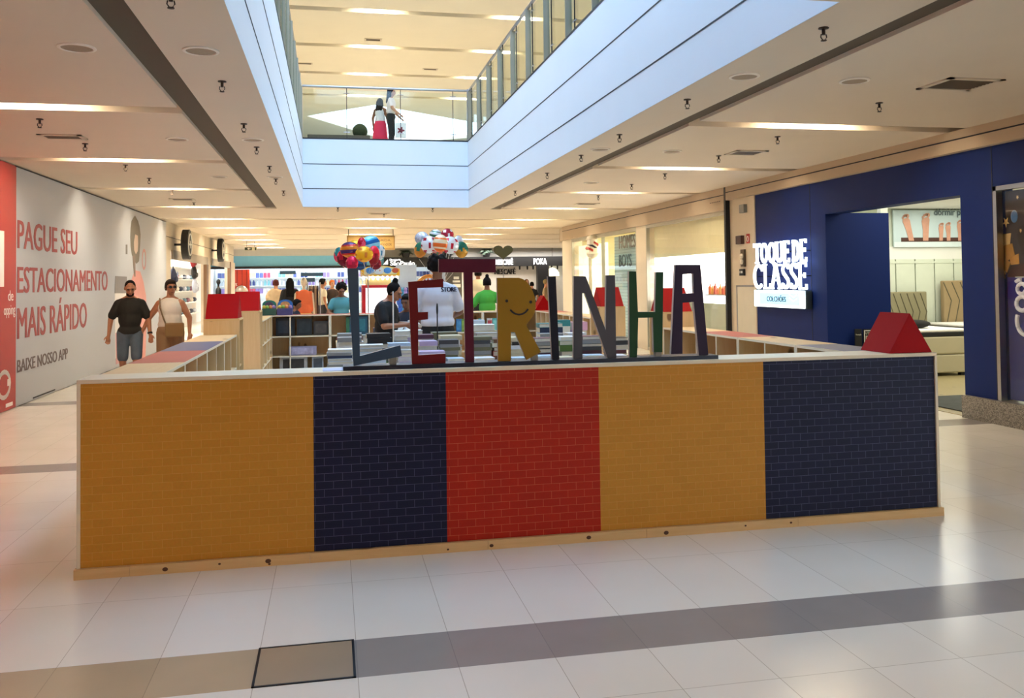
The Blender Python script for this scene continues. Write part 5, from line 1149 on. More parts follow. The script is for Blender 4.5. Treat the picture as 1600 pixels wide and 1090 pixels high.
# fittings on the cream service wall
xs_ = XR - .02
def wallthing(name, label, cat, y0, y1, z0, z1, d, m, extra=None):
    t = T(name, label, cat, (xs_, (y0 + y1) / 2, z0)); b = MB(); b.box(xs_ - d, y0, z0, xs_, y1, z1); ob('case', b, m, t, bevel=.004)
    if extra: extra(t)
wallthing('junction_box', 'small grey junction box high on the cream service wall', 'box', 14.42, 14.60, 2.82, 2.97, .07, mat('box_grey', '#8d8d86', .5))
wallthing('fire_alarm', 'dark rounded fire alarm sounder on the cream service wall', 'alarm', 14.55, 14.76, 2.27, 2.42, .07, mat('alarm_dark', '#3a1512', .4))
def ex_sign(t):
    b = MB(); b.tube([(xs_ - .012, 14.40 + .035 * math.cos(a), 2.35 + .045 * math.sin(a)) for a in [k * PI / 8 for k in range(17)]], .008, 6); ob('ring_symbol', b, M_white, t)
wallthing('fire_sign', 'small red and white fire safety sign beside the alarm', 'sign', 14.34, 14.46, 2.27, 2.44, .01, mat('sign_red', '#b8382e', .5), ex_sign)
def ex_em(t):
    for z in (1.95, 2.05): b = MB(); b.ell((xs_ - .05, 14.57, z), (.03, .045, .05), 12, 8); ob('lamp_head', b, mat('lamp_head_white', '#e6dcc8', .3), t, smooth=True)
wallthing('emergency_light', 'tall dark emergency light unit on the cream service wall', 'emergency light', 14.50, 14.64, 1.86, 2.17, .04, mat('lamp_dark', '#4a3a2a', .5), ex_em)
def ex_call(t):
    b = MB(); b.box(xs_ - .045, 14.57, 1.745, xs_ - .04, 14.61, 1.785); b.box(xs_ - .045, 14.65, 1.745, xs_ - .04, 14.67, 1.785); ob('button', b, M_white, t)
wallthing('call_point', 'small black square call point below the emergency light', 'switch', 14.53, 14.70, 1.70, 1.82, .04, M_black, ex_call)

# ================================================================ LIT SHOP WINDOWS ON THE RIGHT
t = T('backlit_panel', 'bright white backlit panel behind the large shop window', 'display panel', (XR + .2, 17.4, 0))
b = MB(); b.box(XR + .2, 15.21, 1.16, XR + .25, 19.6, 2.16); ob('lit_face', b, mat('backlit_white', (1.0, .98, .95), .5, emit=1.6), t)
b = MB(); b.box(XR + .18, 15.21, 0, XR + .27, 19.6, 1.16); ob('frosted_base', b, mat('frosted_green', '#a9b49a', .4), t)
b = MB(); b.box(XR + .2, 15.21, 2.16, XR + .25, 19.6, 2.95); ob('cream_top', b, mat('cream_top', '#e3dcb0', .5), t)
t = T('wall_shelf', 'small shelf carrying orange bottles behind the large shop window', 'shelf', (XR + .13, 15.7, 1.33))
b = MB(); b.box(XR + .07, 15.25, 1.325, XR + .195, 16.5, 1.345); ob('shelf_board', b, mat('shelf_grey', '#8f8a80', .5), t)
for k in range(10):
    yb = 15.30 + .12 * k; hh = (.16, .20, .13, .22)[k % 4]
    b = MB(); b.lathe([(.035, 0), (.035, hh * .7), (.014, hh * .8), (.014, hh)], (XR + .13, yb, 1.346), 10); tag(ob('bottle', b, mat('bottle_%d' % (k % 3), ('#d86a2c', '#c8502c', '#d8a24a')[k % 3], .3), smooth=False), 'small %s bottle, %s from the near end of the lit window shelf' % (('orange', 'red orange', 'amber')[k % 3], NTH[k]), 'bottle', 'bottles on the lit window shelf')
q = U(925, 385, X=XR - .12)
t = T('barber_sign', 'round white barber sign with red and navy stripes hanging at the shop corner', 'sign', (q.x, q.y, q.z))
b = MB(); b.lathe([(.02, -.34), (.13, -.28), (.17, -.20), (.14, -.17), (.14, .17), (.17, .20), (.13, .28), (.02, .33)], tuple(q), 16); ob('sign_body', b, mat('barber_white', '#dcd3c4', .4), t, smooth=False)
for k, (z, m) in enumerate(((.11, '#a83028'), (.0, '#141830'), (-.11, '#a83028'))):
    b = MB(); b.M = Matrix.Translation(q) @ Matrix.Rotation(math.radians(28), 4, 'Y'); b.lathe([(.148, z - .028), (.148, z + .028)], (0, 0, 0), 16); ob('stripe', b, mat('barber_stripe_' + m, m, .4), t)
b = MB(); b.tube([(q.x, q.y, q.z + .32), (q.x, q.y, 2.93)], .012, 6); ob('hanger', b, M_dark, t)
# barber shop: pale blue slatted wall with black lettering
Xb = XR + .2
t = T('slatted_screen', 'pale blue slatted screen with black lettering behind the barber shop window', 'screen', (Xb, 21.5, 0))
b = MB(); b.box(Xb, 20.35, 0, Xb + .05, 22.6, 2.8); ob('board', b, mat('screen_blue', '#a9ccd0', .5), t)
b = MB()
for k in range(34): b.box(Xb - .006, 20.35, .08 * k + .03, Xb, 22.6, .08 * k + .045)
ob('slat_line', b, mat('screen_line', '#7fa4aa', .5), t)
for s, pa, pb, ya, yb in (('HOMES', 968, 993, 361, 389), ('BOYS', 968, 987, 393, 417)):
    qa = U(pa, yb, X=Xb); qb = U(pb, ya, X=Xb); text(s, (Xb - .008, qa.y, qa.z), '-X', qa.y - qb.y, (qb.z - qa.z) * .86, mat('screen_ink', '#30383a', .5), t, .004, .012)
b = MB(); b.box(XR + .2, 23.3, 0, XR + .25, 26.1, 2.7); t2 = T('backlit_panel', 'cream lit panel behind the barber shop corner window', 'display panel', (XR + .2, 24.7, 0)); ob('panel', b, mat('cream_lit', (1.0, .93, .62), .5, emit=.55), t2)
b = MB(); b.box(XR + .12, 24.4, 1.75, XR + .195, 25.3, 2.05); ob('lit_box', b, mat('lit_box', (1, 1, 1), .5, emit=1.4), t2)
t = T('barber_chair', 'dark red barber chair behind the shop window', 'chair', (XR + .42, 22.9, 0))
b = MB(); b.box(XR + .2, 22.75, .45, XR + .62, 23.15, .55); ob('seat', b, mat('chair_maroon', '#6a3a34', .5), t, bevel=.02)
b = MB(); b.box(XR + .55, 22.75, .55, XR + .64, 23.15, 1.25); ob('backrest', b, mat('chair_maroon', '#6a3a34', .5), t, bevel=.02)
b = MB(); b.lathe([(.22, 0), (.22, .03), (.05, .06), (.05, .45)], (XR + .42, 22.95, 0), 16); ob('base', b, M_metal, t)
# ================================================================ LEFT SHOPS
t0 = None
def backpack(label, px, py, w, hgt, col, spot):
    q = U(px, py, X=-4.62); t = T('backpack', label, 'backpack', tuple(q), 'backpacks on the left shop wall')
    b = MB(); b.ell((0, 0, 0), (.13 * w, w * .5, hgt * .5), 14, 10); b.ell((.02, 0, -hgt * .1), (.12 * w + .03, w * .46, hgt * .38), 14, 10); ob('pack_body', remesh(b, .022, 'pack_body', 3), mat('pack_' + col, col, .7, var=.1), t, False)
    b = MB(); b.ell((.11 * w + .02, 0, -hgt * .18), (.05, w * .36, hgt * .20), 12, 8); ob('front_pocket', b, mat('pack_' + col, col, .7), t, False, True)
    b = MB(); b.tube([(0, -.05, hgt * .46), (0, -.03, hgt * .56), (0, .03, hgt * .56), (0, .05, hgt * .46)], .012, 6); ob('handle', b, M_black, t, False)
    if spot:
        b = MB()
        for dy, dz, r in spot[1:]: b.ell((.13 * w + .045, dy * w, dz * hgt), (.02, r * w, r * w * 1.1), 10, 7)
        ob('print', b, mat('pack_print_' + spot[0], spot[0], .6), t, False, True)
    b = MB(); b.tube([(-.1, 0, hgt * .56), (-1.26, 0, hgt * .56)], .008, 6); ob('hook', b, M_metal, t, False)
backpack('navy backpack hanging above the woman in the tank top', 270.5, 431, .62, .50, '#141a38', ('#8a8fae', (0, .1, .12)))
backpack('dark red backpack with white stripes, top of the row by the black round sign', 301, 405, .62, .55, '#8a1420', ('#e8e0dc', (0, .12, .1), (.1, -.02, .1)))
backpack('black backpack with white spots below the dark red one', 303, 425, .62, .48, '#101014', ('#e8e8ea', (-.12, .12, .13), (.12, -.14, .14)))
backpack('pale blue grey backpack at the bottom of the row', 304, 446, .62, .52, '#a3aabd', ('#dfe2ea', (0, .0, .08)))
def round_sign(label, px, py, X):
    q = U(px, py, X=X); t = T('blade_sign', label, 'sign', tuple(q), 'round black shop signs on the left'); q = Vector(q)
    b = MB(); b.M = Matrix.Translation(q) @ Matrix.Rotation(PI / 2, 4, 'Y'); b.lathe([(.001, -.09), (.42, -.09), (.42, .09), (.001, .09)], seg=28); ob('disc', b, M_black, t)
    b = MB(); b.M = Matrix.Translation(q) @ Matrix.Rotation(PI / 2, 4, 'Y')
    ringp = [(.30 * math.cos(a), .30 * math.sin(a), .094) for a in [k * PI / 12 for k in range(25)]]; b.tube(ringp, .02, 6); ob('white_ring', b, M_white, t)
    b = MB(); b.M = Matrix.Translation(q) @ Matrix.Rotation(PI / 2, 4, 'Y'); b.tube([(.0, .16, .094), (0, -.16, .094)], .025, 6); b.tube([(-.10, 0, .094), (.10, .08, .094)], .02, 6); ob('emblem', b, M_white, t)
    b = MB(); b.box(-4.303, q.y - .03, q.z - .03, q.x - .09, q.y + .03, q.z + .03); ob('bracket', b, M_dark, t)
round_sign('round black blade sign with a white emblem on the nearer left shop', 291.5, 382, -3.98)
round_sign('round black blade sign with a white emblem on the further left shop', 345, 391, -3.98)
t = T('display_counter', 'white display counter inside the left sport shop', 'counter', (-5.0, 27.6, 0))
b = MB(); b.box(-5.3, 26.8, 0, -4.6, 28.4, 1.02); ob('counter_body', b, M_white, t, bevel=.01); b = MB(); b.box(-5.32, 26.78, 1.02, -4.58, 28.42, 1.06); ob('counter_top', b, mat('counter_pink', '#e8c8d8', .4), t)
for k, (y, c, lb) in enumerate(((27.0, '#b83a8a', 'magenta'), (27.3, '#e0a0b0', 'pink'), (27.7, '#8a3aa0', 'purple'), (28.1, '#d8c23a', 'yellow'))):
    b = MB(); b.ell((-4.9, y, 1.13), (.13, .12, .07), 12, 8); tag(ob('toy_ball', b, mat('toy_' + lb, c, .4), smooth=True), 'small %s soft toy on the white display counter' % lb, 'toy')
def bust(label, x, y):
    t = T('mannequin', label, 'mannequin', (x, y, 0)); b = MB()
    b.ell((x, y, 1.78), (.09, .09, .12)); b.caps((x, y, 1.55), (x, y, 1.72), .05, .045); b.ell((x, y, 1.35), (.12, .20, .22)); b.ell((x, y, 1.08), (.11, .16, .16)); ob('bust', remesh(b, .02, 'bust', 2), M_black, t)
    b = MB(); b.tube([(x, y, .03), (x, y, 1.0)], .02, 8); b.lathe([(.18, 0), (.18, .02), (.02, .04)], (x, y, 0), 16); ob('stand', b, M_metal, t)
q = U(347, 449, X=-4.6); bust('black mannequin bust in the further left shop', -4.75, q.y)
t = T('product_rack', 'white product wall in the further left shop', 'shelf', (-5.6, 36, 0))
b = MB(); b.box(-5.85, 33.6, 0, -5.8, 39.0, 2.6); ob('back_board', b, M_white, t)
for z in (.5, .95, 1.4, 1.85, 2.3): b = MB(); b.box(-5.8, 33.6, z, -5.45, 39, z + .03); ob('shelf', b, M_white, t)
for k in range(24):
    z = (.53, .98, 1.43, 1.88)[k % 4]; y = 33.9 + .42 * (k // 4) * 2 + .2; c = ('#b9bcc8', '#3a3f52', '#d5c9b8', '#8a5a6a', '#5a7a8a')[k % 5]
    b = MB(); b.ell((-5.6, y, z + .09), (.10, .15, .09), 10, 6); tag(ob('cap', b, mat('cap_' + c, c, .6), smooth=True), 'small cap on the %s shelf of the further left shop' % ('lowest', 'second', 'third', 'upper')[k % 4], 'cap', 'caps on the product wall')

# ================================================================ EXIT SIGN, HANGING DIRECTORY
q = U(391.5, 388.5, Y=36.0); t = T('exit_sign', 'small green and cream exit sign hanging far down the left ceiling', 'sign', tuple(q))
b = MB(); b.box(q.x - .22, 36, q.z - .065, q.x + .24, 36.04, q.z + .065); ob('panel', b, mat('exit_cream', '#d6d2b0', .5), t)
b = MB(); b.box(q.x - .22, 35.995, q.z - .055, q.x + .05, 36, q.z + .055); b.box(q.x + .16, 35.995, q.z - .055, q.x + .22, 36, q.z + .055); ob('green_field', b, mat('exit_green', '#26351c', .5), t)
b = MB(); b.prism([(q.x - .13, q.z), (q.x - .06, q.z + .04), (q.x - .06, q.z - .04)], 'Y', 35.985, 35.995); b.box(q.x - .07, 35.985, q.z - .012, q.x + .0, 35.995, q.z + .012); ob('arrow', b, M_white, t)
b = MB(); b.tube([(q.x - .15, 36.02, q.z + .06), (q.x - .15, 36.02, H)], .006, 5); b.tube([(q.x + .15, 36.02, q.z + .06), (q.x + .15, 36.02, H)], .006, 5); ob('wire', b, M_dark, t)
a = U(542, 368, Y=28); c = U(617, 390, Y=28)
t = T('directory_sign', 'hanging brown wayfinding sign with faint lines of text above the balloons', 'sign', ((a.x + c.x) / 2, 28, c.z))
b = MB(); b.box(a.x, 28, c.z, c.x, 28.08, a.z); ob('panel', b, mat('sign_bronze', '#8a6c3c', .45, .2), t)
b = MB(); b.box(a.x + .04, 27.995, c.z + .06, a.x + .06 + (c.x - a.x) * .55, 28, a.z - .05); b.box(a.x + .1 + (c.x - a.x) * .55, 27.995, c.z + .06, c.x - .04, 28, a.z - .05); ob('inset', b, mat('sign_inset', '#a8884e', .5), t)
text('SAÍDA', (c.x - .50, 27.99, a.z - .18), '-Y', .36, .09, mat('sign_brown_ink', '#4a3414', .5), t, .004)
text('ELEVADOR', (c.x - .50, 27.99, a.z - .32), '-Y', .40, .08, mat('sign_brown_ink', '#4a3414', .5), t, .004)
b = MB()
for x in (a.x + .05, c.x - .05): b.tube([(x, 28.04, a.z), (x, 28.04, H)], .012, 6)
ob('hanger', b, M_dark, t)

# ================================================================ BALLOONS
def balloon(label, px, py, Y, w, hgt, cols, tie, rz=0, tilt=0, pat='bands', grp='foil balloons, left bunch'):
    q = U(px, py, Y=Y); t = T('balloon', label, 'balloon', tuple(q), grp)
    m = [mat('foil_' + c, c, .22, .35, var=.05) for c in cols]
    me = MB(); me.ell((0, 0, 0), (w / 2, w * .22, hgt / 2), 20, 14)
    R = Matrix.Rotation(math.radians(rz), 3, 'Z') @ Matrix.Rotation(math.radians(tilt), 3, 'Y')
    def idx(p):
        if pat == 'bands': return int((p.z / hgt + .5) * 5.999) % len(cols)
        if pat == 'spots':
            s = math.sin(p.x / w * 11 + 1) * math.cos(p.z / hgt * 9 + .5); return 1 if s > .45 else 0
        if pat == 'split': return 0 if p.z > 0.05 * math.sin(p.x * 40) else 1
        return 0
    for i, f in enumerate(me.f):
        cc = sum((Vector(me.v[j]) for j in f), Vector()) / len(f); me.m[i] = idx(cc)
    me.v = [tuple(R @ Vector((x * (1 + .02 * math.sin(z * 60)), y, z))) for x, y, z in me.v]
    ob('foil', me, m, t, False, smooth=True)
    b = MB(); b.lathe([(.012, -.03), (.004, 0)], tuple(R @ Vector((0, 0, -hgt / 2))), 8); ob('neck', b, m[0], t, False)
    b = MB(); s = q + R @ Vector((0, 0, -hgt / 2 - .02)); e = Vector(tie); b.tube([s - q, (s.lerp(e, .5) - q) + Vector((0, 0, -.05)), e - q], .004, 5); ob('string', b, mat('string_white', '#c9c6c0', .6), t, False)
tie1 = U(575, 432, Y=19.5); YB = 19.2
for lb, px, py, w, hh, cols, pat, dy in (
    ('teal edge', 529, 398, .22, .34, ('#2a7a80', '#c83a5a'), 'split', .3), ('crimson', 537, 403, .30, .36, ('#c01838', '#7a1028'), 'split', .0), ('orange and red striped', 546, 390, .40, .34, ('#d87a20', '#b82a20', '#4a2a5a'), 'bands', -.1),
    ('golden yellow', 554, 384, .32, .26, ('#e8b81c', '#d89a18'), 'split', .15), ('hot pink', 550, 411, .26, .30, ('#d8204a', '#a81838'), 'split', -.2), ('yellow and amber star-like', 569, 397, .38, .34, ('#e8a81c', '#c8701c'), 'spots', -.25),
    ('small crimson', 565, 380, .18, .26, ('#b81030', '#e0506a'), 'split', .05), ('large sky blue', 579, 381, .44, .38, ('#1a5a9a', '#3a9ac8', '#8ac8e0'), 'bands', .2), ('scarlet', 584, 399, .26, .42, ('#d01830', '#8a1020'), 'split', -.15),
    ('navy and blue', 562, 412, .30, .28, ('#1a3a6a', '#2a6aa0'), 'bands', -.1), ('pale silver', 594, 394, .24, .34, ('#c9ced4', '#3a7a9a'), 'spots', .35), ('deep red low', 587, 412, .26, .26, ('#a01028', '#701020'), 'split', .1)):
    balloon('%s foil balloon in the left bunch above letter L' % lb, px, py, YB + dy * 2.4, w, hh, cols, tie1, (px - 560) * .5, random.uniform(-15, 15), pat)
tie2 = U(690, 446, Y=19.5)
for lb, px, py, w, hh, cols, pat, dy in (
    ('green and gold leftmost', 657, 390, .28, .36, ('#1f6a52', '#b8762a'), 'split', .0), ('silver upper left', 659, 372, .32, .30, ('#c3c9d8', '#9aa2b4'), 'split', .2), ('red-patched white left-of-centre', 670, 382, .34, .38, ('#dfe3ea', '#a01830'), 'spots', -.2),
    ('dark green and white top', 681, 367, .30, .26, ('#3a6a52', '#d8dce2'), 'bands', .25), ('orange and cream zigzag central', 688, 380, .32, .38, ('#e06a2a', '#ead9b8'), 'bands', -.3), ('crimson and white upper right', 699, 367, .30, .30, ('#a82038', '#dfe3ea'), 'spots', .2),
    ('red-patched white right-of-centre', 703, 383, .40, .38, ('#dfe3ea', '#b01c34'), 'spots', -.2), ('silver right', 716, 378, .26, .30, ('#c3c9d8', '#8a93a8'), 'split', .2), ('green and amber rightmost', 721, 390, .32, .36, ('#1f6a5a', '#b8862a'), 'split', -.1), ('pink and green low', 682, 396, .26, .26, ('#b86a5a', '#5a7a4a'), 'spots', .1)):
    balloon('%s foil balloon in the right bunch above letter T' % lb, px, py, YB + dy * 2.4, w, hh, cols, tie2, (px - 690) * .5, random.uniform(-12, 12), pat, 'foil balloons, right bunch')
for lb, tie in (('left', tie1), ('right', tie2)):
    t = T('balloon_stand', 'slim metal stand holding the %s bunch of foil balloons' % lb, 'stand', (tie.x, tie.y, 0)); b = MB(); b.tube([(tie.x, tie.y, .02), tie], .014, 8); ob('pole', b, M_metal, t); b = MB(); b.lathe([(.2, 0), (.2, .025), (.02, .05)], (tie.x, tie.y, 0), 16); ob('stand_base', b, M_dark, t)

# ================================================================ CLAW MACHINE, TOY STALL, KIOSKS
Yc = 20.6; x0 = U(566, 460, Y=Yc).x; x1 = U(618, 460, Y=Yc).x; zt = U(590, 445, Y=Yc).z
t = T('claw_machine', 'red toy claw machine with a curved yellow marquee and a row of white bulbs', 'arcade machine', ((x0 + x1) / 2, Yc + .35, 0))
R_ = mat('machine_red', '#c3202a', .35)
b = MB(); b.box(x0, Yc, .02, x1, Yc + .7, .78); b.box(x0, Yc, zt - .07, x1, Yc + .7, zt); b.box(x0, Yc, .78, x0 + .08, Yc + .7, zt - .07); b.box(x1 - .08, Yc, .78, x1, Yc + .7, zt - .07); ob('cabinet', b, R_, t, bevel=.01)
b = MB(); b.box(x0 + .08, Yc + .01, .78, x1 - .08, Yc + .02, zt - .07); ob('window', b, M_glass, t)
b = MB(); b.box(x0 + .08, Yc + .6, .78, x1 - .08, Yc + .62, zt - .07); ob('lit_back', b, mat('machine_lit', (.95, .97, 1), .5, emit=1.2), t)
b = MB(); b.box(x0 + .1, Yc + .05, zt, x1 - .1, Yc + .6, zt + .16); ob('neck_box', b, mat('machine_cream', '#d8c88a', .5), t)
a = U(564, 431, Y=Yc); c = U(624, 431, Y=Yc); top = U(590, 415, Y=Yc).z; lo = a.z; n = 12
pts = [(a.x + (c.x - a.x) * k / n, lo + .13 + (top - lo - .13) * math.sin(PI * (.12 + .80 * k / n))) for k in range(n + 1)] + [(c.x, lo), (a.x, lo)]
b = MB(); b.prism(pts, 'Y', Yc - .12, Yc + .45); ob('marquee', b, mat('marquee_yellow', '#f2b414', .4), t)
def shrink(f, dz): mx = sum(p[0] for p in pts) / len(pts); mz = sum(p[1] for p in pts) / len(pts); return [(mx + (p[0] - mx) * f, mz + (p[1] - mz) * f + dz) for p in pts]
b = MB(); b.prism(shrink(.84, .0), 'Y', Yc - .13, Yc - .12); ob('marquee_panel', b, mat('marquee_cream', '#e2d79a', .4, var=.2, scale=7), t)
mx = (a.x + c.x) / 2
for k, (dx, r, col) in enumerate(((-.24, .075, '#4a8ac8'), (.16, .07, '#4a8ac8'), (-.04, .09, '#d8e0e4'), (.34, .06, '#b8502a'), (-.02, .05, '#e08a2a'))): b = MB(); b.ell((mx + dx, Yc - .132, lo + .12), (r * 1.3, .006, r), 12, 8); ob('marquee_blob', b, mat('blob_' + col, col, .4), t, smooth=True)
for k in range(8): b = MB(); x = a.x + .06 + (c.x - a.x - .12) * k / 7; b.ell((x, Yc - .02, lo - .05), (.035, .035, .05), 10, 7); ob('bulb', b, mat('bulb_glow', (1, .95, .75), .4, emit=2), t, smooth=True)
# toy stall with soft toys
xa = U(622, 460, Y=21.5).x; xb = U(655, 460, Y=21.5).x
t = T('toy_stall', 'white stall full of blue and violet soft toys right of the claw machine', 'stall', ((xa + xb) / 2, 21.8, 0))
b = MB(); b.box(xa, 21.5, 0, xb, 22.2, .85); ob('stall_counter', b, M_white, t); b = MB(); b.box(xa, 22.15, .85, xb, 22.2, 2.1); ob('stall_back', b, mat('stall_pale', '#cfe0ea', .5), t)
pal = ('#3a6ac0', '#6a9ad8', '#8a7ac0', '#2a4a90', '#b8a0d8', '#58a8c8')
for k in range(18):
    x = xa + .06 + (xb - xa - .12) * ((k % 6) / 5); z = .86 + .11 + .2 * (k // 6); y = 21.62 + .17 * (k // 6); c = pal[(k * 5) % 6]
    st = T('soft_toy', 'small %s soft toy heaped on the white toy stall' % ('blue', 'light blue', 'violet', 'dark blue', 'lilac', 'turquoise')[(k * 5) % 6], 'soft toy', (x, y, z), 'soft toys on the toy stall')
    b = MB(); b.ell((0, 0, 0), (.075, .07, .10), 10, 7); ob('toy_body', b, mat('plush_' + c, c, .8), st, False, True); b = MB(); b.ell((0, -.03, .11), (.055, .05, .05), 10, 7); b.ell((-.045, -.02, .15), (.02, .015, .02), 8, 6); b.ell((.045, -.02, .15), (.02, .015, .02), 8, 6); ob('toy_head', b, mat('plush_' + c, c, .8), st, False, True)
# orange and blue arch of a ride behind the man in white
a = U(668, 437, Y=22.5); t = T('kiddie_ride', 'orange arched ride with a blue and white hood behind the man in the white tee', 'ride', (a.x, 22.5, 0))
b = MB(); b.prism([(a.x - .25, 0), (a.x + .35, 0), (a.x + .35, .8), (a.x - .25, .8)], 'Y', 22.3, 22.8); ob('ride_base', b, mat('ride_blue', '#2a5ab0', .35), t, bevel=.04)
arcp = arc(a.x + .05, 1.45, .34, .36, 180, 0, 12); b = MB(); b.tube([(x, 22.5, z) for x, z in [(a.x - .29, .8)] + arcp + [(a.x + .39, .8)]], .05, 8); ob('arch', b, mat('ride_orange', '#d88a2a', .4), t)
b = MB(); b.ell((a.x + .1, 22.5, 1.35), (.22, .2, .14), 14, 9); ob('hood', b, mat('ride_white', '#d5dbe6', .3), t, smooth=True)
# dark information totem behind the man in white
a = U(697, 425, Y=26); c = U(722, 470, Y=26); t = T('totem', 'grey information totem with white panels between letters E and T', 'totem', ((a.x + c.x) / 2, 26, 0))
b = MB(); b.box(a.x, 26, 0, c.x, 26.25, a.z); ob('totem_body', b, mat('totem_grey', '#5d5a55', .5), t)
for px, py, w_, h_ in ((713, 434, .16, .08), (713, 439.5, .22, .06), (714, 446, .22, .10), (715, 461, .10, .13)): q = U(px, py, Y=25.99); b = MB(); b.box(q.x - w_ / 2, 25.985, q.z - h_ / 2, q.x + w_ / 2, 26, q.z + h_ / 2); ob('white_panel', b, M_white, t)
# clothes on a rack and a dressed mannequin
q = U(475, 450, Y=22.5); t = T('mannequin', 'mannequin in an orange and cream outfit beside the clothes rack', 'mannequin', (q.x, 22.5, 0))
b = MB(); b.ell((q.x, 22.5, 1.70), (.08, .09, .11)); b.caps((q.x, 22.5, 1.5), (q.x, 22.5, 1.65), .045, .045); b.ell((q.x, 22.5, 1.3), (.16, .11, .2)); b.ell((q.x, 22.5, 1.0), (.15, .11, .15)); b.caps((q.x - .08, 22.5, .9), (q.x - .08, 22.5, .12), .07, .04); b.caps((q.x + .08, 22.5, .9), (q.x + .08, 22.5, .12), .07, .04); b.caps((q.x - .19, 22.5, 1.4), (q.x - .24, 22.5, .85), .045, .03); b.caps((q.x + .19, 22.5, 1.4), (q.x + .24, 22.5, .85), .045, .03); ob('body', remesh(b, .02, 'body', 2), mat('mannequin_pale', '#d9c9a8', .4), t)
b = MB(); b.ell((q.x, 22.5, 1.28), (.19, .14, .24)); b.caps((q.x - .16, 22.5, 1.42), (q.x - .19, 22.5, 1.0), .055, .05); b.caps((q.x + .16, 22.5, 1.42), (q.x + .19, 22.5, 1.0), .055, .05); b.ell((q.x, 22.5, 1.0), (.19, .15, .2)); ob('orange_top', remesh(b, .02, 'orange_top', 3), mat('garment_orange', '#e06a3a', .8), t)
b = MB(); b.lathe([(.19, .92), (.21, .75), (.23, .5)], (q.x, 22.5, 0), 18); ob('cream_skirt', b, mat('garment_cream', '#dcae6c', .8), t, smooth=True); b = MB(); b.lathe([(.22, 0), (.22, .02), (.02, .10)], (q.x, 22.5, 0), 16); ob('stand', b, M_metal, t)
a = U(482, 440, Y=23.0); c = U(498, 440, Y=23.0); t = T('clothes_rack', 'metal clothes rack with long brown garments beside the orange mannequin', 'clothes rack', ((a.x + c.x) / 2, 23, 0))
b = MB(); b.tube([(a.x - .03, 23, .02), (a.x - .03, 23, 1.68), (c.x + .03, 23, 1.68), (c.x + .03, 23, .02)], .018, 8); ob('rack_frame', b, M_metal, t)
for k, col in enumerate(('#5a4636', '#8c7458', '#4a3a30', '#a08868', '#3c302a')):
    x = a.x + .03 + (c.x - a.x - .06) * k / 4; g = T('garment', '%s long garment hanging on the clothes rack, %s from the left' % (('brown', 'beige brown', 'dark brown', 'pale brown', 'blackish')[k], NTH[k]), 'garment', (x, 23, .62), 'garments on the rack')
    b = MB(); b.add([(x + sx * .022 * (1.4 if z < 1 else 1), 23 + sy, z) for z, sy0 in ((.62, .26), (1.2, .22), (1.52, .17), (1.60, .03)) for sx, sy in ((-1, -sy0), (1, -sy0), (1, sy0), (-1, sy0))], [(4 * r + q_, 4 * r + (q_ + 1) % 4, 4 * r + 4 + (q_ + 1) % 4, 4 * r + 4 + q_) for r in range(3) for q_ in range(4)] + [(0, 3, 2, 1), (12, 13, 14, 15)]); ob('cloth', b, mat('garment_' + col, col, .9), g)
    b = MB(); b.tube([(x, 23, 1.60), (x, 23, 1.655)], .005, 5); ob('hook', b, M_metal, g)

# ================================================================ PHARMACY AND CAFE FRONTS
t = T('pharmacy_shelf', 'long bright white product shelf at the back of the pharmacy', 'shelf', (-1, 46.5, 0))
b = MB(); b.box(-5.8, 46.9, 0, 5.7, 46.95, 2.45); ob('lit_back', b, mat('lit_cool', (.78, .92, 1.0), .5, emit=.16), t)
for z in (.35, .75, 1.15, 1.55, 1.95): b = MB(); b.box(-5.8, 46.5, z, 5.7, 46.9, z + .03); ob('shelf', b, M_white, t)
cols = ('#8a7ac0', '#c8d4e4', '#5a6aa8', '#e0dce8', '#7ab8c8', '#b84a6a', '#3a4a88', '#d8c8a0')
nm = ('violet', 'pale blue', 'blue', 'white', 'turquoise', 'rose', 'dark blue', 'sand')
proto = {}
for r, z in enumerate((1.18, 1.58, 1.98)):
    for k in range(60):
        i = (k // 2 * 3 + r + k // 7) % 8; x = -5.6 + .186 * k
        key = (i, r % 2)
        if key not in proto:
            b = MB()
            if r % 2: b.lathe([(.06, 0), (.06, .2), (.03, .24), (.03, .29)], seg=8)
            else: b.box(-.08, -.08, 0, .08, .08, .26)
            proto[key] = b.mesh('product')
            proto[key].materials.append(mat('product_' + nm[i], cols[i], .4))
        o = bpy.data.objects.new('product', proto[key]); COL.objects.link(o); o.location = (x, 46.66, z + .001)
        tag(o, '%s %s on the %s of the pharmacy wall' % (nm[i], 'bottle' if r % 2 else 'carton', ('third shelf', 'fourth shelf', 'top shelf')[r]), 'product', 'products on the pharmacy wall')
for px0, px1, py0, py1, lb in ((437, 462, 423, 428, 'dark header strip with small lettering over the pharmacy shelf, left one'), (470, 505, 426, 431, 'black header strip over the pharmacy shelf, middle one'), (476, 492, 434, 440, 'dark teal header strip low over the pharmacy shelf')):
    a = U(px0, py0, Y=45.6); c = U(px1, py1, Y=45.6); t = T('header_strip', lb, 'sign', ((a.x + c.x) / 2, 45.6, c.z)); b = MB(); b.box(a.x, 45.6, c.z, c.x, 45.64, a.z); ob('panel', b, mat('strip_dark', '#23323a', .5), t); b = MB(); b.tube([(a.x + .05, 45.62, a.z), (a.x + .05, 45.62, H)], .008, 5); b.tube([(c.x - .05, 45.62, a.z), (c.x - .05, 45.62, H)], .008, 5); ob('hanger', b, M_dark, t)
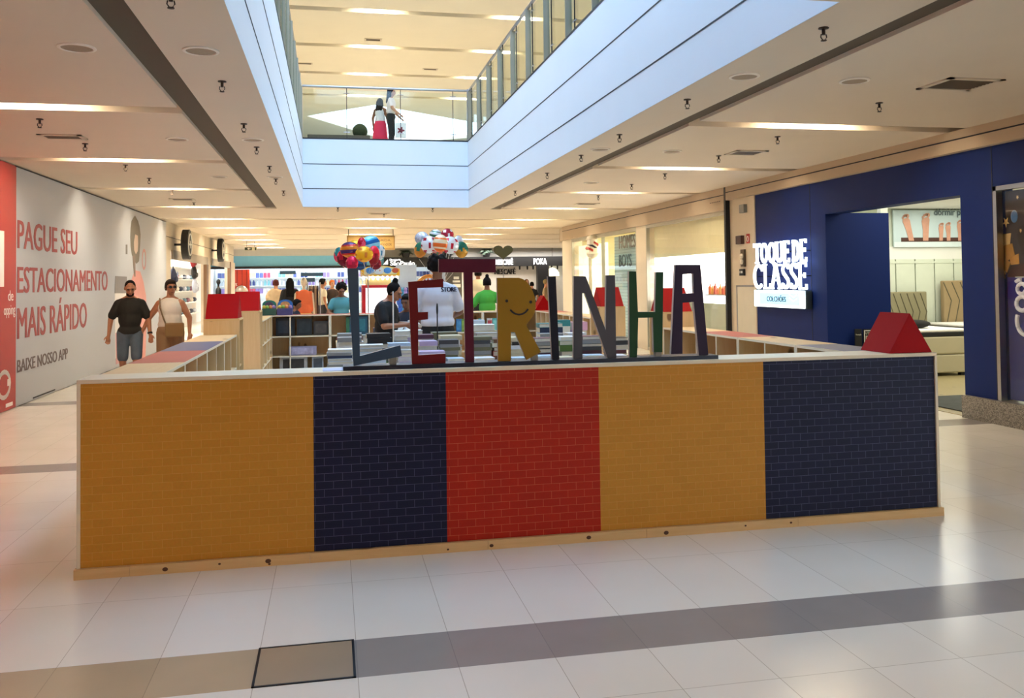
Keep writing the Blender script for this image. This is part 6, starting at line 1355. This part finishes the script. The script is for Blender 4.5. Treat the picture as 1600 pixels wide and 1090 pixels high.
# red shop front at the far left
a = U(358, 421, Y=42.5); c = U(390, 470, Y=42.5); t = T('shop_facade', 'red shop front panel with white letters at the far left corner', 'sign', ((a.x + c.x) / 2, 42.5, 0))
b = MB(); b.box(a.x, 42.5, 0, c.x, 42.6, a.z); ob('panel', b, mat('shop_red', '#b8341f', .45), t)
for k in range(3): b = MB(); x = a.x + (c.x - a.x) * (.38 + .24 * k); b.box(x, 42.49, 0, x + .03, 42.5, a.z); ob('mullion', b, mat('shop_red_dark', '#7a1c14', .5), t)
q = U(361, 447, Y=42.4); text('OS', (q.x, 42.49, q.z), '-Y', .26, .14, M_white, t, .006); q = U(363, 455, Y=42.4); text('A', (q.x, 42.49, q.z), '-Y', .14, .13, M_white, t, .006)
b = MB(); b.ell((c.x - .35, 42.4, 1.32), (.30, .12, .30), 14, 9); tag(ob('silver_bag', b, mat('foil_silver', '#c9c4be', .25, .7, var=.2, scale=20), smooth=True), 'shiny silver bag in front of the far red shop panel', 'bag')
# lit lettering on the black header
def lit(s, px0, px1, py0, py1, label, m=None, Y=43.48, bold=.02):
    a = U(px0, py1, Y=Y); c = U(px1, py0, Y=Y); o = text(s, (a.x, Y + .01, a.z), '-Y', c.x - a.x, c.z - a.z, m or mat('far_sign_glow', (1, 1, 1), .5, emit=.9), None, .03, bold, 'shop_lettering'); return tag(o, label, 'sign')
lit('Drogaria', 609, 626, 404, 408, 'small white word Drogaria on the far black header', bold=.004)
lit('SãoPaulo', 610, 648, 407.5, 414.5, 'glowing white SãoPaulo lettering on the far black header', bold=.006)
a = U(599, 413, Y=43.48); b = MB(); b.prism([(a.x, a.z), (a.x + .22, a.z), (a.x + .22, a.z + .25)], 'Y', 43.47, 43.5); tag(ob('shop_emblem', b, mat('far_sign_glow', (1, 1, 1), .5, emit=.9)), 'white triangular sail mark left of the SãoPaulo lettering', 'sign')
lit('NESCAFÉ', 774, 801, 403, 413.5, 'glowing white NESCAFÉ lettering on the far black header')
lit('POKA', 834, 854, 403.5, 413, 'glowing white script lettering at the right of the far black header', bold=.008)
lit('NESCAFÉ', 773, 805, 418, 428.5, 'black NESCAFÉ lettering on the pale cafe wall', M_black, 43.96)
a = U(839, 415, Y=43.5); c = U(857, 470, Y=43.5); t = T('column', 'black column in front of the cafe wall', 'column', ((a.x + c.x) / 2, 43.4, 0)); b = MB(); b.box(a.x, 43.3, 0, c.x, 43.7, 2.42); ob('shaft', b, M_black, t); b = MB(); b.box(a.x - .05, 43.25, 0, c.x + .05, 43.75, .12); ob('plinth', b, M_dark, t)
a = U(863, 424, Y=43.6); t = T('globe_lamp', 'pale dome lamp hanging right of the black column', 'lamp', tuple(a)); b = MB(); b.lathe([(.36, -.22), (.33, -.05), (.2, .12), (.03, .2)], tuple(a), 20); ob('shade', b, mat('dome_glow', (1, .96, .72), .5, emit=1.4), t, smooth=True); b = MB(); b.tube([(a.x, a.y, a.z + .2), (a.x, a.y, H)], .01, 5); ob('cord', b, M_dark, t)
for k, px in enumerate((743, 762, 812, 824, 833, 862, 871)):
    a = U(px, 417, Y=43.7); t = T('spotlight', 'small black track spotlight under the far black header, %s from the left' % NTH[k], 'spotlight', (a.x, 43.7, 2.33), 'track spotlights on the cafe header'); b = MB(); b.lathe([(.04, -.09), (.05, .09)], (a.x, 43.7, 2.33), 10); ob('can', b, M_black, t); b = MB(); b.tube([(a.x, 43.7, 2.41), (a.x, 43.9, 2.44)], .012, 5); ob('arm', b, M_black, t)
# palms on top of the header
def palm(label, px, py, Y, n, ln, zb):
    q = U(px, py, Y=Y); t = T('potted_palm', label, 'plant', (q.x, Y, zb)); random.seed(px)
    b = MB(); b.lathe([(.16, 0), (.22, .22), (.20, .22), (.19, .19), (.01, .19)], (0, 0, 0), 14); ob('pot', b, M_black, t, False)
    b = MB()
    for k in range(n):
        a = k * 2.399; el = random.uniform(.35, 1.1); L = ln * random.uniform(.75, 1.1); d = Vector((math.cos(a), math.sin(a), 0)); pv = []
        for i in range(6): s = i / 5; pv.append(Vector((0, 0, .2)) + d * (L * s * math.cos(el)) + Vector((0, 0, L * (s * math.sin(el) - .55 * s * s))))
        for i in range(1, 6):
            p = pv[i]; tang = (pv[i] - pv[i - 1]).normalized(); sd = tang.cross(Vector((0, 0, 1))).normalized(); lw = L * .34 * math.sin(PI * (i / 6 * .85 + .1))
            for s_ in (1, -1):
                for j in (0, .5):
                    p0 = pv[i - 1].lerp(pv[i], j); tip = p0 + sd * s_ * lw + tang * lw * .7 - Vector((0, 0, lw * .25)); b.add([p0, p0 + tang * .05, tip], [(0, 1, 2)])
        b.tube(pv, [.010, .009, .008, .006, .004, .002], 5)
    ob('fronds', b, mat('palm_green', '#3a5240', .6, var=.3, scale=9), t, False)
palm('leafy palm on the far header between the two balloon bunches', 634, 400, 43.68, 16, .48, 2.902); palm('leafy palm on the far header left of the tall leaf on a pole', 760, 402, 43.68, 18, .52, 2.902); palm('leafy palm on the far header close to letter T', 700, 402, 43.68, 12, .44, 2.902)
a = U(786, 393, Y=30); t = T('pole_ornament', 'dark heart-shaped leaf ornament on a slim pole above letter R', 'ornament', (a.x, 30, 0))
hp_ = [(a.x + .022 * 16 * math.sin(s) ** 3, a.z + .018 * (13 * math.cos(s) - 5 * math.cos(2 * s) - 2 * math.cos(3 * s) - math.cos(4 * s))) for s in [k * 2 * PI / 30 for k in range(30)]]
b = MB(); b.prism(hp_, 'Y', 29.97, 30.03); ob('heart', b, mat('heart_dark', '#3f4a3c', .4), t, bevel=.01); b = MB(); b.tube([(a.x, 30, .02), (a.x, 30, a.z - .2)], .018, 8); b.lathe([(.2, 0), (.2, .03), (.02, .05)], (a.x, 30, 0), 14); ob('pole', b, M_metal, t)
# potted plants on the upper floor behind the right railing
for k, (y, lb) in enumerate(((15.2, 'large potted palm behind the right railing on the upper floor'), (17.4, 'smaller potted palm behind the right railing on the upper floor'))):
    palm(lb, 1, 1, 1, 14, 1.0 - .2 * k, UF); o = [x for x in COL.objects if x.get('label') == lb][0]; o.location = (AX1 + 1.15, y, UF)
    for ch in o.children:
        if ch.name.startswith('pot'): ch.scale = (1.3, 1.3, 1.9)
        else: ch.location = (0, 0, .2)
t = T('planter', 'low dark planter behind the far glass railing of the upper floor', 'planter', (.2, 23.6, UF)); b = MB(); b.box(-.6, 23.2, UF, 1.0, 23.9, UF + .62); ob('planter_box', b, mat('planter_dark', '#4a4842', .6), t, bevel=.01)
b = MB(); b.ell((.75, 23.5, UF + .78), (.20, .20, .20), 14, 10); ob('shrub', b, mat('shrub_dark', '#2a3a24', .9, bump=1, var=.3, scale=30), t, smooth=True)

# ---------------------------------------------------------------- floor access hatch
t = T('floor_hatch', 'square floor hatch with a black metal rim set in the tan stone band', 'hatch', (-.123, 3.98, 0))
b = MB(); hx0, hx1, hy0, hy1, w = -.336, .088, 3.78, 4.18, .011
b.box(hx0, hy0, .0, hx1, hy0 + w, .004); b.box(hx0, hy1 - w, 0, hx1, hy1, .004); b.box(hx0, hy0, 0, hx0 + w, hy1, .004); b.box(hx1 - w, hy0, 0, hx1, hy1, .004); ob('rim', b, mat('hatch_rim', '#1c1b1c', .35, .6), t)
b = MB(); b.box(hx0 + w, hy0 + w, 0, hx1 - w, hy1 - w, .0025); ob('cover', b, mat('hatch_stone', '#a08d74', .28, var=.08, scale=5), t)

# ---- look-alikes in rows are told apart by their place in the row
rows = {}
for o in COL.objects:
    if o.parent is None and o.get('group') in ('products on the pharmacy wall', 'soft toys on the toy stall', 'caps on the product wall'): rows.setdefault(o['label'], []).append(o)
bpy.context.view_layer.update()
for lb, os_ in rows.items():
    if len(os_) < 2: continue
    def col_(o):
        p = o.matrix_world @ Vector(o.bound_box[0]) if o.type == 'MESH' else o.location
        v = p - Vector((0, 0, EYE)); return v.dot(_r) / v.dot(_d)
    for k, o in enumerate(sorted(os_, key=col_)): o['label'] = '%s, %s of %s from left' % (lb, NTH[k], ('zero', 'one', 'two', 'three', 'four', 'five', 'six', 'seven', 'eight', 'nine', 'ten', 'eleven', 'twelve', 'thirteen', 'fourteen', 'fifteen')[len(os_)])
